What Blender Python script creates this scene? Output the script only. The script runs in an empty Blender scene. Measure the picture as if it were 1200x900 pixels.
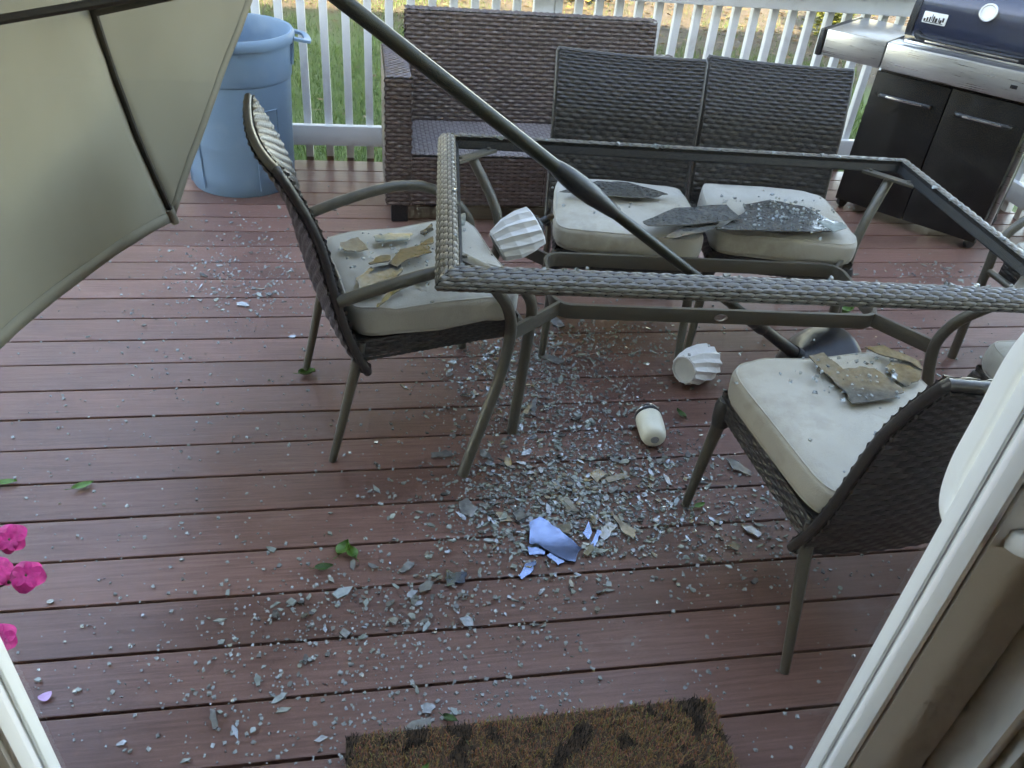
import bpy, bmesh, math, random
from math import sin, cos, pi, radians, sqrt, atan2
from mathutils import Vector, Matrix, noise
random.seed(7)
R = random.Random(11)
S = bpy.context.scene
C = S.collection

# ------------------------------------------------------------------ camera, sky, sun, exposure
cam = bpy.data.objects.new('camera', bpy.data.cameras.new('camera'))
C.objects.link(cam)
cam.matrix_world = Matrix(((0.98492605, 0.02552357, -0.17108248, 0.0),
                           (-0.15315439, 0.58840298, -0.79393052, 0.0),
                           (0.0804015, 0.80816488, 0.58344247, 1.5933),
                           (0, 0, 0, 1)))
cam.data.sensor_width = 36
cam.data.lens = 28.269
cam.data.clip_start = 0.02
cam.data.clip_end = 500
S.camera = cam

SUN_EL, SUN_AZ = 31.0, 200.0          # degrees; azimuth clockwise from +y: behind the house, a little to the left
w = bpy.data.worlds.new('World')
S.world = w
w.use_nodes = True
wn = w.node_tree.nodes
sky = wn.new('ShaderNodeTexSky')
sky.sky_type = 'NISHITA'
sky.sun_disc = False
sky.sun_elevation = radians(SUN_EL)
sky.sun_rotation = radians(SUN_AZ)
sky.air_density = 1.0
sky.dust_density = 0.7
sky.ozone_density = 1.0
wn['Background'].inputs[1].default_value = 0.14
w.node_tree.links.new(sky.outputs[0], wn['Background'].inputs[0])
sun = bpy.data.objects.new('sun', bpy.data.lights.new('sun', 'SUN'))
sun.data.energy = 3.2
sun.data.angle = radians(0.53)
sun.data.color = (1.0, 0.94, 0.84)
sa, se = radians(SUN_AZ), radians(SUN_EL)
sdir = Vector((sin(sa) * cos(se), cos(sa) * cos(se), sin(se)))
sun.rotation_euler = sdir.to_track_quat('Z', 'Y').to_euler()
C.objects.link(sun)
S.view_settings.view_transform = 'Standard'
S.view_settings.look = 'None'
S.view_settings.exposure = 3.86
S.view_settings.use_white_balance = True          # the camera's white balance for open shade
S.view_settings.white_balance_temperature = 8100
S.view_settings.white_balance_tint = 16
S.view_settings.gamma = 1
S.render.engine = 'CYCLES'
S.cycles.max_bounces = 5
S.cycles.diffuse_bounces = 3
S.cycles.glossy_bounces = 3
S.cycles.transmission_bounces = 3
S.cycles.transparent_max_bounces = 8
S.cycles.caustics_reflective = False
S.cycles.caustics_refractive = False
S.cycles.use_denoising = True
S.cycles.use_adaptive_sampling = True
S.cycles.adaptive_threshold = 0.025
S.cycles.adaptive_min_samples = 12
S.cycles.sample_clamp_indirect = 6

# ------------------------------------------------------------------ helpers
class MB:
    """collects shapes; build() links them as one mesh object"""
    def __init__(s): s.v = []; s.f = []; s.c = None
    def add(s, v, f):
        o = len(s.v); s.v += [tuple(p) for p in v]; s.f += [tuple(i + o for i in q) for q in f]; return s
    def box(s, x0, x1, y0, y1, z0, z1, bev=0.0, M=None):
        bm = bmesh.new()
        bmesh.ops.create_cube(bm, size=1)
        for q in bm.verts:
            q.co = Vector(((x0 + x1) / 2 + q.co.x * (x1 - x0), (y0 + y1) / 2 + q.co.y * (y1 - y0), (z0 + z1) / 2 + q.co.z * (z1 - z0)))
        if bev: bmesh.ops.bevel(bm, geom=bm.edges[:], offset=bev, segments=2, affect='EDGES', profile=0.6)
        bm.verts.index_update()
        s.add([(M @ q.co if M else q.co.copy()) for q in bm.verts], [[q.index for q in f.verts] for f in bm.faces]); bm.free(); return s
    def tube(s, path, rad, n=10, cap=True, flat=None):
        P = [Vector(p) for p in path]; m = len(P)
        rr = rad if hasattr(rad, '__len__') else [rad] * m
        T = [(P[min(i + 1, m - 1)] - P[max(i - 1, 0)]).normalized() for i in range(m)]
        a = T[0].orthogonal().normalized()
        if flat is not None: a = (Vector(flat[2]) - T[0] * T[0].dot(Vector(flat[2]))).normalized()
        vs = []; fs = []
        for i in range(m):
            a = (a - T[i] * a.dot(T[i])).normalized(); b = T[i].cross(a)
            for k in range(n):
                t = 2 * pi * k / n
                if flat is not None:
                    ct, st = cos(t), sin(t)
                    ca = math.copysign(abs(ct) ** .35, ct) * flat[0]; cb = math.copysign(abs(st) ** .35, st) * flat[1]
                    vs.append(P[i] + a * ca + b * cb)
                else: vs.append(P[i] + a * (cos(t) * rr[i]) + b * (sin(t) * rr[i]))
        for i in range(m - 1):
            for k in range(n): fs.append((i * n + k, i * n + (k + 1) % n, (i + 1) * n + (k + 1) % n, (i + 1) * n + k))
        if cap: fs.append(tuple(reversed(range(n)))); fs.append(tuple((m - 1) * n + k for k in range(n)))
        return s.add(vs, fs)
    def lathe(s, prof, n=32, M=None, wob=None, close=False):
        vs = []; fs = []
        for i, (r, z) in enumerate(prof):
            for k in range(n):
                t = 2 * pi * k / n; q = r * (wob(t, z) if wob else 1)
                p = Vector((q * cos(t), q * sin(t), z)); vs.append(M @ p if M else p)
        for i in range(len(prof) - 1):
            for k in range(n): fs.append((i * n + k, i * n + (k + 1) % n, (i + 1) * n + (k + 1) % n, (i + 1) * n + k))
        if close: fs.append(tuple(reversed(range(n)))); fs.append(tuple((len(prof) - 1) * n + k for k in range(n)))
        return s.add(vs, fs)
    def grid(s, f, nu, nv):
        vs = [f(i / nu, j / nv) for j in range(nv + 1) for i in range(nu + 1)]
        fs = [(j * (nu + 1) + i, j * (nu + 1) + i + 1, (j + 1) * (nu + 1) + i + 1, (j + 1) * (nu + 1) + i) for j in range(nv) for i in range(nu)]
        return s.add(vs, fs)
    def prism(s, poly, z0, z1, tilt=None):
        n = len(poly); vs = []
        cx = sum(p[0] for p in poly) / n; cy = sum(p[1] for p in poly) / n
        for z in (z0, z1):
            for (x, y) in poly:
                dz = (tilt[0] * (x - cx) + tilt[1] * (y - cy)) if tilt else 0
                vs.append((x, y, z + dz))
        fs = [tuple(reversed(range(n))), tuple(range(n, 2 * n))] + [(i, (i + 1) % n, n + (i + 1) % n, n + i) for i in range(n)]
        return s.add(vs, fs)
    def mesh(s, name, mat, smooth=False):
        me = bpy.data.meshes.new(name); me.from_pydata(s.v, [], s.f); me.update()
        if mat: me.materials.append(mat)
        if smooth:
            me.polygons.foreach_set('use_smooth', [True] * len(me.polygons))
            try: me.set_sharp_from_angle(angle=radians(42))
            except Exception: pass
        return me
    def build(s, name, mat, parent=None, smooth=False, kind=None):
        o = bpy.data.objects.new(name, s.mesh(name, mat, smooth)); C.objects.link(o)
        if parent: o.parent = parent
        if kind: o['kind'] = kind
        return o

def tag(o, label=None, cat=None, group=None, kind=None):
    if label: o['label'] = label
    if cat: o['category'] = cat
    if group: o['group'] = group
    if kind: o['kind'] = kind
    return o
def empty(name, loc=(0, 0, 0), rz=0.0):
    o = bpy.data.objects.new(name, None); C.objects.link(o); o.location = loc; o.rotation_euler = (0, 0, rz); o.empty_display_size = .1; return o
def inst(me, name, loc=(0, 0, 0), rot=(0, 0, 0), scale=None, parent=None):
    o = bpy.data.objects.new(name, me); C.objects.link(o); o.location = loc; o.rotation_euler = rot
    if scale: o.scale = scale
    if parent: o.parent = parent
    return o
def copy_tree(o, parent=None):
    c = o.copy(); C.objects.link(c); c.parent = parent
    for ch in list(o.children): copy_tree(ch, c)
    return c
def smooth_path(pts, sub=6):
    P = [Vector(p) for p in pts]; out = []
    for i in range(len(P) - 1):
        p0 = P[max(i - 1, 0)]; p1 = P[i]; p2 = P[i + 1]; p3 = P[min(i + 2, len(P) - 1)]
        for k in range(sub):
            t = k / sub
            out.append(0.5 * ((2 * p1) + (p2 - p0) * t + (2 * p0 - 5 * p1 + 4 * p2 - p3) * t * t + (-p0 + 3 * p1 - 3 * p2 + p3) * t ** 3))
    out.append(P[-1]); return out

def weave(mb, f, U, V, bw, bh, amp, stakes=True, jit=0.12):
    """woven strands over a surface f(u,v): every visible over-pass of a strand is one lens-shaped bump"""
    nu = max(1, round(U / bw)); nv = max(1, round(V / bh)); e = 1e-3
    def fr(u, v):
        u = min(max(u, 0), 1); v = min(max(v, 0), 1)
        p = Vector(f(u, v)); du = Vector(f(min(u + e, 1), v)) - Vector(f(max(u - e, 0), v)); dv = Vector(f(u, min(v + e, 1))) - Vector(f(u, max(v - e, 0)))
        n = du.cross(dv)
        return p, (n.normalized() if n.length > 1e-12 else Vector((0, 0, 1)))
    us = (-.60, -.36, 0, .36, .60); hh = (.16, .40, .50, .40, .16); el = (-.45, .62, 1, .62, -.45)
    for j in range(nv):
        off = .5 if j % 2 else 0.
        for i in range(nu + (1 if off else 0)):
            uc = (i + .5 - off) / nu; vc = (j + .5) / nv
            k = 1 + R.uniform(-jit, jit); vs = []
            for q in range(5):
                u = uc + us[q] / nu
                for s_, ez in ((-1, .0), (0, 1.0), (1, .0)):
                    v = vc + s_ * hh[q] / nv
                    p, n = fr(u, v); vs.append(p + n * (amp * k * (el[q] * (.45 + .55 * ez))))
            fs = [(q * 3 + a, (q + 1) * 3 + a, (q + 1) * 3 + a + 1, q * 3 + a + 1) for q in range(4) for a in range(2)]
            mb.add(vs, fs)
    if stakes:
        for i in range(2 * nu + 1):
            uc = i / (2 * nu); d = .11 / nu; vs = []
            m = max(2, nv // 4)
            for j in range(m + 1):
                for s_ in (-1, 1):
                    p, n = fr(uc + s_ * d, j / m); vs.append(p + n * amp * .42)
            mb.add(vs, [(2 * j, 2 * j + 1, 2 * j + 3, 2 * j + 2) for j in range(m)])
    return mb
def flatf(o, a, b):
    o, a, b = Vector(o), Vector(a), Vector(b)
    return lambda u, v: o + a * u + b * v

# ------------------------------------------------------------------ materials
def mat(name, col, rough=.5, metal=0., spec=.5, var=0., vscale=8., bump=0., bscale=60., stretch=None, rvar=0., coords='obj', trans=0., dirt=None, dscale=3., sheen=0., coat=0.):
    m = bpy.data.materials.new(name); m.use_nodes = True; nt = m.node_tree; N = nt.nodes; L = nt.links
    b = N['Principled BSDF']; b.inputs['Base Color'].default_value = (*col, 1); b.inputs['Roughness'].default_value = rough
    b.inputs['Metallic'].default_value = metal; b.inputs['Specular IOR Level'].default_value = spec
    if trans: b.inputs['Transmission Weight'].default_value = trans
    if sheen: b.inputs['Sheen Weight'].default_value = sheen
    if coat: b.inputs['Coat Weight'].default_value = coat; b.inputs['Coat Roughness'].default_value = .06
    if coords == 'world': src = N.new('ShaderNodeNewGeometry').outputs['Position']
    else: src = N.new('ShaderNodeTexCoord').outputs['Object']
    mp = N.new('ShaderNodeMapping'); L.new(src, mp.inputs['Vector'])
    if stretch: mp.inputs['Scale'].default_value = stretch
    def nz(sc, det=5, ro=.6):
        t = N.new('ShaderNodeTexNoise'); t.inputs['Scale'].default_value = sc; t.inputs['Detail'].default_value = det; t.inputs['Roughness'].default_value = ro
        L.new(mp.outputs[0], t.inputs['Vector']); return t.outputs['Fac']
    out = None
    if var:
        t = nz(vscale); r = N.new('ShaderNodeMapRange'); L.new(t, r.inputs[0]); r.inputs[1].default_value = .25; r.inputs[2].default_value = .75
        r.inputs[3].default_value = 1 - var; r.inputs[4].default_value = 1 + var
        hs = N.new('ShaderNodeHueSaturation'); hs.inputs['Color'].default_value = (*col, 1); L.new(r.outputs[0], hs.inputs['Value']); out = hs.outputs[0]
    if dirt:
        t = nz(dscale, 8, .7); r = N.new('ShaderNodeMapRange'); L.new(t, r.inputs[0]); r.inputs[1].default_value = dirt[3]; r.inputs[2].default_value = dirt[3] + .18
        r.inputs[3].default_value = 0; r.inputs[4].default_value = dirt[4]
        mx = N.new('ShaderNodeMix'); mx.data_type = 'RGBA'; L.new(r.outputs[0], mx.inputs[0])
        if out: L.new(out, mx.inputs[6])
        else: mx.inputs[6].default_value = (*col, 1)
        mx.inputs[7].default_value = (*dirt[:3], 1); out = mx.outputs[2]
    if out: L.new(out, b.inputs['Base Color'])
    if rvar:
        t = nz(vscale * 1.7); r = N.new('ShaderNodeMapRange'); L.new(t, r.inputs[0]); r.inputs[1].default_value = .3; r.inputs[2].default_value = .7
        r.inputs[3].default_value = max(.02, rough - rvar); r.inputs[4].default_value = min(1, rough + rvar); L.new(r.outputs[0], b.inputs['Roughness'])
    if bump:
        t = nz(bscale, 4, .6); bp = N.new('ShaderNodeBump'); bp.inputs['Strength'].default_value = bump; bp.inputs['Distance'].default_value = .004
        L.new(t, bp.inputs['Height']); L.new(bp.outputs[0], b.inputs['Normal'])
    return m

def deck_material():
    m = bpy.data.materials.new('composite_board'); m.use_nodes = True; nt = m.node_tree; N = nt.nodes; L = nt.links
    b = N['Principled BSDF']; b.inputs['Specular IOR Level'].default_value = .42
    pos = N.new('ShaderNodeNewGeometry').outputs['Position']
    oi = N.new('ShaderNodeObjectInfo')
    def noise_(scale, vec, det=6, ro=.6):
        mp = N.new('ShaderNodeMapping'); mp.inputs['Scale'].default_value = vec; L.new(pos, mp.inputs['Vector'])
        add = N.new('ShaderNodeVectorMath'); add.operation = 'ADD'; L.new(mp.outputs[0], add.inputs[0])
        cb = N.new('ShaderNodeCombineXYZ'); ml = N.new('ShaderNodeMath'); ml.operation = 'MULTIPLY'; ml.inputs[1].default_value = 40; L.new(oi.outputs['Random'], ml.inputs[0]); L.new(ml.outputs[0], cb.inputs[0]); L.new(cb.outputs[0], add.inputs[1])
        t = N.new('ShaderNodeTexNoise'); t.inputs['Scale'].default_value = scale; t.inputs['Detail'].default_value = det; t.inputs['Roughness'].default_value = ro; L.new(add.outputs[0], t.inputs['Vector']); return t.outputs['Fac']
    grain = noise_(1, (5, 130, 40), 6, .65); patch = noise_(1, (1.6, 4, 1), 5, .6); fine = noise_(1, (90, 420, 90), 3, .6)
    cr = N.new('ShaderNodeValToRGB'); L.new(grain, cr.inputs[0])
    cr.color_ramp.elements[0].position = .25; cr.color_ramp.elements[0].color = (.108, .052, .040, 1)
    cr.color_ramp.elements[1].position = .78; cr.color_ramp.elements[1].color = (.225, .120, .096, 1)
    r1 = N.new('ShaderNodeMapRange'); L.new(patch, r1.inputs[0]); r1.inputs[1].default_value = .3; r1.inputs[2].default_value = .72; r1.inputs[3].default_value = .74; r1.inputs[4].default_value = 1.24
    r2 = N.new('ShaderNodeMapRange'); L.new(oi.outputs['Random'], r2.inputs[0]); r2.inputs[3].default_value = .82; r2.inputs[4].default_value = 1.18
    mu = N.new('ShaderNodeMath'); mu.operation = 'MULTIPLY'; L.new(r1.outputs[0], mu.inputs[0]); L.new(r2.outputs[0], mu.inputs[1])
    hs = N.new('ShaderNodeHueSaturation'); L.new(cr.outputs[0], hs.inputs['Color']); L.new(mu.outputs[0], hs.inputs['Value'])
    # pale chalky scuffs and dust
    sc = noise_(1, (3.2, 7, 3), 9, .74); r3 = N.new('ShaderNodeMapRange'); L.new(sc, r3.inputs[0]); r3.inputs[1].default_value = .58; r3.inputs[2].default_value = .8; r3.inputs[3].default_value = 0; r3.inputs[4].default_value = .5
    mx = N.new('ShaderNodeMix'); mx.data_type = 'RGBA'; L.new(r3.outputs[0], mx.inputs[0]); L.new(hs.outputs[0], mx.inputs[6]); mx.inputs[7].default_value = (.30, .235, .215, 1)
    L.new(mx.outputs[2], b.inputs['Base Color'])
    r4 = N.new('ShaderNodeMapRange'); L.new(patch, r4.inputs[0]); r4.inputs[1].default_value = .3; r4.inputs[2].default_value = .7; r4.inputs[3].default_value = .29; r4.inputs[4].default_value = .44; L.new(r4.outputs[0], b.inputs['Roughness'])
    ad = N.new('ShaderNodeMath'); ad.operation = 'ADD'; L.new(grain, ad.inputs[0]); L.new(fine, ad.inputs[1])
    bp = N.new('ShaderNodeBump'); bp.inputs['Strength'].default_value = .16; bp.inputs['Distance'].default_value = .002; L.new(ad.outputs[0], bp.inputs['Height']); L.new(bp.outputs[0], b.inputs['Normal'])
    return m

M = {}
M['deck'] = deck_material()
M['joist'] = mat('joist_wood', (.16, .11, .07), .85, var=.3, vscale=4, coords='world')
M['white'] = mat('white_railing_paint', (.76, .77, .78), .5, var=.06, vscale=9, dirt=(.42, .40, .34, .56, .5), dscale=7, bump=.12, bscale=40, coords='world')
M['fascia'] = mat('fascia_brown', (.13, .085, .065), .6, var=.2, vscale=6, coords='world')
M['pvc'] = mat('white_vinyl', (.82, .82, .80), .35, var=.03, vscale=5, dirt=(.55, .52, .45, .62, .35), dscale=9, coords='world')
M['sofa'] = mat('brown_wicker', (.085, .060, .054), .30, spec=.75, var=.28, vscale=22, dirt=(.18, .16, .15, .58, .3), dscale=5)
M['sofasky'] = mat('sky_sheen_brown_wicker', (.17, .145, .14), .34, spec=.75, var=.25, vscale=18)  # paler copy of the sofa wicker: sky sheen painted into the seat colour
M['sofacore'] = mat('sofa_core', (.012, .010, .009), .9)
M['wick'] = mat('charcoal_wicker', (.031, .028, .027), .38, spec=.6, var=.3, vscale=25, dirt=(.12, .11, .10, .60, .3), dscale=6)
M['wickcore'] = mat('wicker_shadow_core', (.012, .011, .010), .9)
M['rim'] = mat('table_wicker', (.110, .100, .083), .28, spec=.75, var=.22, vscale=25, dirt=(.30, .29, .26, .58, .4), dscale=7)
M['frame'] = mat('taupe_metal', (.105, .096, .076), .38, metal=.25, var=.1, vscale=6, bump=.05, bscale=220, dirt=(.2, .19, .16, .62, .3), dscale=9)
M['cush'] = mat('beige_cushion_cloth', (.45, .42, .355), .92, var=.10, vscale=5, bump=.35, bscale=240, dirt=(.27, .235, .18, .53, .6), dscale=6, sheen=.15)
M['pole'] = mat('dark_olive_pole', (.030, .031, .023), .33, metal=.35, var=.15, vscale=8, dirt=(.12, .12, .1, .6, .3), dscale=12)
M['black'] = mat('black_plastic', (.013, .014, .016), .38, var=.2, vscale=10, dirt=(.07, .07, .07, .55, .3), dscale=8)
M['rib'] = mat('dark_rib', (.035, .03, .024), .5, metal=.3)
M['can'] = mat('blue_grey_plastic', (.150, .245, .345), .5, var=.07, vscale=4, bump=.06, bscale=90, dirt=(.32, .38, .42, .56, .3), dscale=6)
M['steel'] = mat('stainless_steel', (.52, .52, .52), .34, metal=.9, var=.08, vscale=3, stretch=(1, 40, 40), rvar=.1, dirt=(.25, .22, .18, .62, .5), dscale=5)
M['bright'] = mat('bright_trim', (.75, .75, .75), .2, metal=.95)
M['gblack'] = mat('black_door_paint', (.009, .008, .008), .40, spec=.3, var=.3, vscale=5, dirt=(.07, .066, .06, .5, .30), dscale=9, rvar=.15)
M['lid'] = mat('porcelain_lid', (.028, .034, .058), .16, coat=.6, var=.1, vscale=3)
M['wtorch'] = mat('white_ceramic', (.80, .80, .79), .38, var=.04, vscale=14, dirt=(.45, .42, .37, .60, .45), dscale=10)
M['greyw'] = mat('unglazed_grey_white', (.50, .49, .47), .7, var=.1, vscale=20)
M['cream'] = mat('cream_ceramic', (.74, .70, .56), .28, var=.04, vscale=12)
M['greyring'] = mat('grey_print', (.32, .33, .34), .5)
M['coirb'] = mat('coir_base', (.07, .045, .028), .95, var=.3, vscale=60)
M['leaf'] = mat('green_leaf', (.085, .20, .03), .45, var=.35, vscale=20, bump=.2, bscale=60)
M['leafd'] = mat('dark_leaf', (.04, .10, .022), .5, var=.35, vscale=20)
M['petal'] = mat('magenta_petal', (.60, .02, .19), .55, var=.45, vscale=70, bump=.3, bscale=120)
M['petalp'] = mat('pale_petal', (.62, .40, .66), .5, var=.2, vscale=30)
M['bark'] = mat('bark', (.10, .075, .055), .9, var=.4, vscale=9, bump=.8, bscale=18, stretch=(4, 4, 1))
M['terra'] = mat('terracotta', (.36, .14, .08), .7, var=.15, vscale=8)
M['room'] = mat('room_paint', (.46, .32, .20), .8, var=.03, vscale=2, coords='world')
M['roomfloor'] = mat('room_floor_wood', (.16, .075, .035), .4, var=.2, vscale=3, stretch=(1, 12, 1), coords='world')
M['siding'] = mat('siding', (.62, .60, .54), .6, var=.05, vscale=2, coords='world')
M['roof'] = mat('roof_shingle', (.10, .095, .09), .9, var=.3, vscale=10, coords='world')

def fabric_material():
    m = bpy.data.materials.new('beige_canopy_fabric'); m.use_nodes = True; nt = m.node_tree; N = nt.nodes; L = nt.links
    b = N['Principled BSDF']; b.inputs['Roughness'].default_value = .9; b.inputs['Specular IOR Level'].default_value = .2
    tc = N.new('ShaderNodeTexCoord'); t = N.new('ShaderNodeTexNoise'); t.inputs['Scale'].default_value = 3; t.inputs['Detail'].default_value = 6; L.new(tc.outputs['Object'], t.inputs['Vector'])
    cr = N.new('ShaderNodeValToRGB'); L.new(t.outputs['Fac'], cr.inputs[0]); cr.color_ramp.elements[0].position = .3; cr.color_ramp.elements[0].color = (.30, .27, .20, 1); cr.color_ramp.elements[1].position = .75; cr.color_ramp.elements[1].color = (.35, .318, .238, 1)
    L.new(cr.outputs[0], b.inputs['Base Color'])
    wv = N.new('ShaderNodeTexNoise'); wv.inputs['Scale'].default_value = 420; L.new(tc.outputs['Object'], wv.inputs['Vector'])
    bp = N.new('ShaderNodeBump'); bp.inputs['Strength'].default_value = .25; bp.inputs['Distance'].default_value = .001; L.new(wv.outputs['Fac'], bp.inputs['Height']); L.new(bp.outputs[0], b.inputs['Normal'])
    tr = N.new('ShaderNodeBsdfTranslucent'); L.new(cr.outputs[0], tr.inputs[0])
    mx = N.new('ShaderNodeMixShader'); mx.inputs[0].default_value = .32; L.new(b.outputs[0], mx.inputs[1]); L.new(tr.outputs[0], mx.inputs[2]); L.new(mx.outputs[0], N['Material Output'].inputs[0])
    return m
M['canopy'] = fabric_material()

def pane_material():
    m = bpy.data.materials.new('window_glass'); m.use_nodes = True; nt = m.node_tree; N = nt.nodes; L = nt.links
    tr = N.new('ShaderNodeBsdfTransparent'); tr.inputs[0].default_value = (.95, .97, .96, 1); gl = N.new('ShaderNodeBsdfGlossy'); gl.inputs['Roughness'].default_value = .01
    lw = N.new('ShaderNodeFresnel'); lw.inputs[0].default_value = 1.3
    # thin pane: use the same fresnel for both faces
    ge = N.new('ShaderNodeNewGeometry'); dp = N.new('ShaderNodeVectorMath'); dp.operation = 'DOT_PRODUCT'; L.new(ge.outputs['Incoming'], dp.inputs[0]); L.new(ge.outputs['Normal'], dp.inputs[1])
    ab = N.new('ShaderNodeMath'); ab.operation = 'ABSOLUTE'; L.new(dp.outputs['Value'], ab.inputs[0])
    om = N.new('ShaderNodeMath'); om.operation = 'SUBTRACT'; om.inputs[0].default_value = 1; L.new(ab.outputs[0], om.inputs[1])
    pw = N.new('ShaderNodeMath'); pw.operation = 'POWER'; L.new(om.outputs[0], pw.inputs[0]); pw.inputs[1].default_value = 5
    ml = N.new('ShaderNodeMath'); ml.operation = 'MULTIPLY_ADD'; L.new(pw.outputs[0], ml.inputs[0]); ml.inputs[1].default_value = .9; ml.inputs[2].default_value = .035
    mx = N.new('ShaderNodeMixShader'); L.new(ml.outputs[0], mx.inputs[0]); L.new(tr.outputs[0], mx.inputs[1]); L.new(gl.outputs[0], mx.inputs[2]); L.new(mx.outputs[0], N['Material Output'].inputs[0])
    N.remove(lw); N.remove(N['Principled BSDF']); return m
M['pane'] = pane_material()

def shard_material(name, base, tr, rough, spec=.8, metal=0., nsc=45, bdist=.0015):
    m = bpy.data.materials.new(name); m.use_nodes = True; nt = m.node_tree; N = nt.nodes; L = nt.links
    b = N['Principled BSDF']; b.inputs['Roughness'].default_value = rough; b.inputs['Specular IOR Level'].default_value = spec; b.inputs['Metallic'].default_value = metal
    b.inputs['Transmission Weight'].default_value = tr; b.inputs['IOR'].default_value = 1.5
    pos = N.new('ShaderNodeNewGeometry').outputs['Position']
    vo = N.new('ShaderNodeTexVoronoi'); vo.feature = 'DISTANCE_TO_EDGE'; vo.inputs['Scale'].default_value = 150; L.new(pos, vo.inputs['Vector'])
    no = N.new('ShaderNodeTexNoise'); no.inputs['Scale'].default_value = nsc; L.new(pos, no.inputs['Vector'])
    r = N.new('ShaderNodeMapRange'); L.new(no.outputs['Fac'], r.inputs[0]); r.inputs[1].default_value = .3; r.inputs[2].default_value = .7; r.inputs[3].default_value = .7; r.inputs[4].default_value = 1.25
    hs = N.new('ShaderNodeHueSaturation'); hs.inputs['Color'].default_value = (*base, 1); L.new(r.outputs[0], hs.inputs['Value']); L.new(hs.outputs[0], b.inputs['Base Color'])
    bp = N.new('ShaderNodeBump'); bp.inputs['Strength'].default_value = .5; bp.inputs['Distance'].default_value = bdist; L.new(no.outputs['Fac'], bp.inputs['Height']); L.new(bp.outputs[0], b.inputs['Normal'])
    return m
M['shard'] = shard_material('rippled_grey_glass', (.30, .305, .30), .0, .16, .8, .48)
M['bluish'] = shard_material('sky_reflection_glass', (.21, .27, .40), .0, .12, .6, .85, 30, .0004)  # blue of the reflected sky put into the glass colour
M['pattern'] = shard_material('patterned_glass', (.20, .20, .185), .0, .12, .9, .5, 75, .0016)
M['shardclear'] = shard_material('clear_glass_edge', (.55, .62, .56), .55, .05, .9)
M['crumb'] = shard_material('glass_crumb', (.72, .78, .77), .62, .04, 1.0)

# ------------------------------------------------------------------ ground and deck
def ground():
    m = bpy.data.materials.new('lawn_soil'); m.use_nodes = True; nt = m.node_tree; N = nt.nodes; L = nt.links
    b = N['Principled BSDF']; b.inputs['Roughness'].default_value = .95
    pos = N.new('ShaderNodeNewGeometry').outputs['Position']
    n1 = N.new('ShaderNodeTexNoise'); n1.inputs['Scale'].default_value = .8; n1.inputs['Detail'].default_value = 8; L.new(pos, n1.inputs['Vector'])
    n2 = N.new('ShaderNodeTexNoise'); n2.inputs['Scale'].default_value = 30; n2.inputs['Detail'].default_value = 6; L.new(pos, n2.inputs['Vector'])
    cr = N.new('ShaderNodeValToRGB'); L.new(n2.outputs['Fac'], cr.inputs[0]); cr.color_ramp.elements[0].position = .3; cr.color_ramp.elements[0].color = (.045, .055, .02, 1); cr.color_ramp.elements[1].position = .7; cr.color_ramp.elements[1].color = (.09, .14, .035, 1)
    c2 = N.new('ShaderNodeValToRGB'); L.new(n2.outputs['Fac'], c2.inputs[0]); c2.color_ramp.elements[0].position = .3; c2.color_ramp.elements[0].color = (.028, .020, .011, 1); c2.color_ramp.elements[1].position = .72; c2.color_ramp.elements[1].color = (.095, .07, .038, 1)
    sx = N.new('ShaderNodeSeparateXYZ'); L.new(pos, sx.inputs[0])
    a = N.new('ShaderNodeMath'); a.operation = 'MULTIPLY_ADD'; L.new(n1.outputs['Fac'], a.inputs[0]); a.inputs[1].default_value = 5; L.new(sx.outputs[1], a.inputs[2])
    a2 = N.new('ShaderNodeMath'); a2.operation = 'MULTIPLY_ADD'; L.new(sx.outputs[0], a2.inputs[0]); a2.inputs[1].default_value = .35; L.new(a.outputs[0], a2.inputs[2])
    r = N.new('ShaderNodeMapRange'); L.new(a2.outputs[0], r.inputs[0]); r.inputs[1].default_value = 12.3; r.inputs[2].default_value = 13.6
    mx = N.new('ShaderNodeMix'); mx.data_type = 'RGBA'; L.new(r.outputs[0], mx.inputs[0]); L.new(cr.outputs[0], mx.inputs[6]); L.new(c2.outputs[0], mx.inputs[7]); L.new(mx.outputs[2], b.inputs['Base Color'])
    mb = MB(); mb.grid(lambda u, v: (-150 + 300 * u, -150 + 300 * v, -.7 + .05 * noise.noise(Vector((u * 40, v * 40, 0)))), 60, 60)
    tag(mb.build('ground', m, smooth=True), kind='structure')
ground()

deck = tag(empty('deck', (0, 0, 0)), kind='structure')
PITCH, Y0 = .143, 2.7676
bm_ = MB().box(-3.2, 3.5, .0035, PITCH - .0035, -.026, 0, .0035).mesh('deck_board', M['deck'], False)
for i in range(-10, 16):
    inst(bm_, 'deck_board', (R.uniform(-.02, .0), Y0 - (i + 1) * PITCH + PITCH, R.uniform(-.0012, .0)), parent=deck) if False else inst(bm_, 'deck_board', (0, Y0 - (i + 1) * PITCH, R.uniform(-.0012, 0)), parent=deck)
jm = MB().box(-.02, .02, .48, 4.16, -.26, -.03).mesh('joist', M['joist'])
for k in range(16): inst(jm, 'joist', (-3.1 + k * .43, 0, 0), parent=deck)
MB().box(-3.24, 3.54, 4.166, 4.194, -.27, -.03, .003).build('fascia_board', M['fascia'], deck)
MB().box(3.505, 3.53, .4, 4.166, -.27, -.03, .003).build('fascia_board', M['fascia'], deck)

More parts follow.
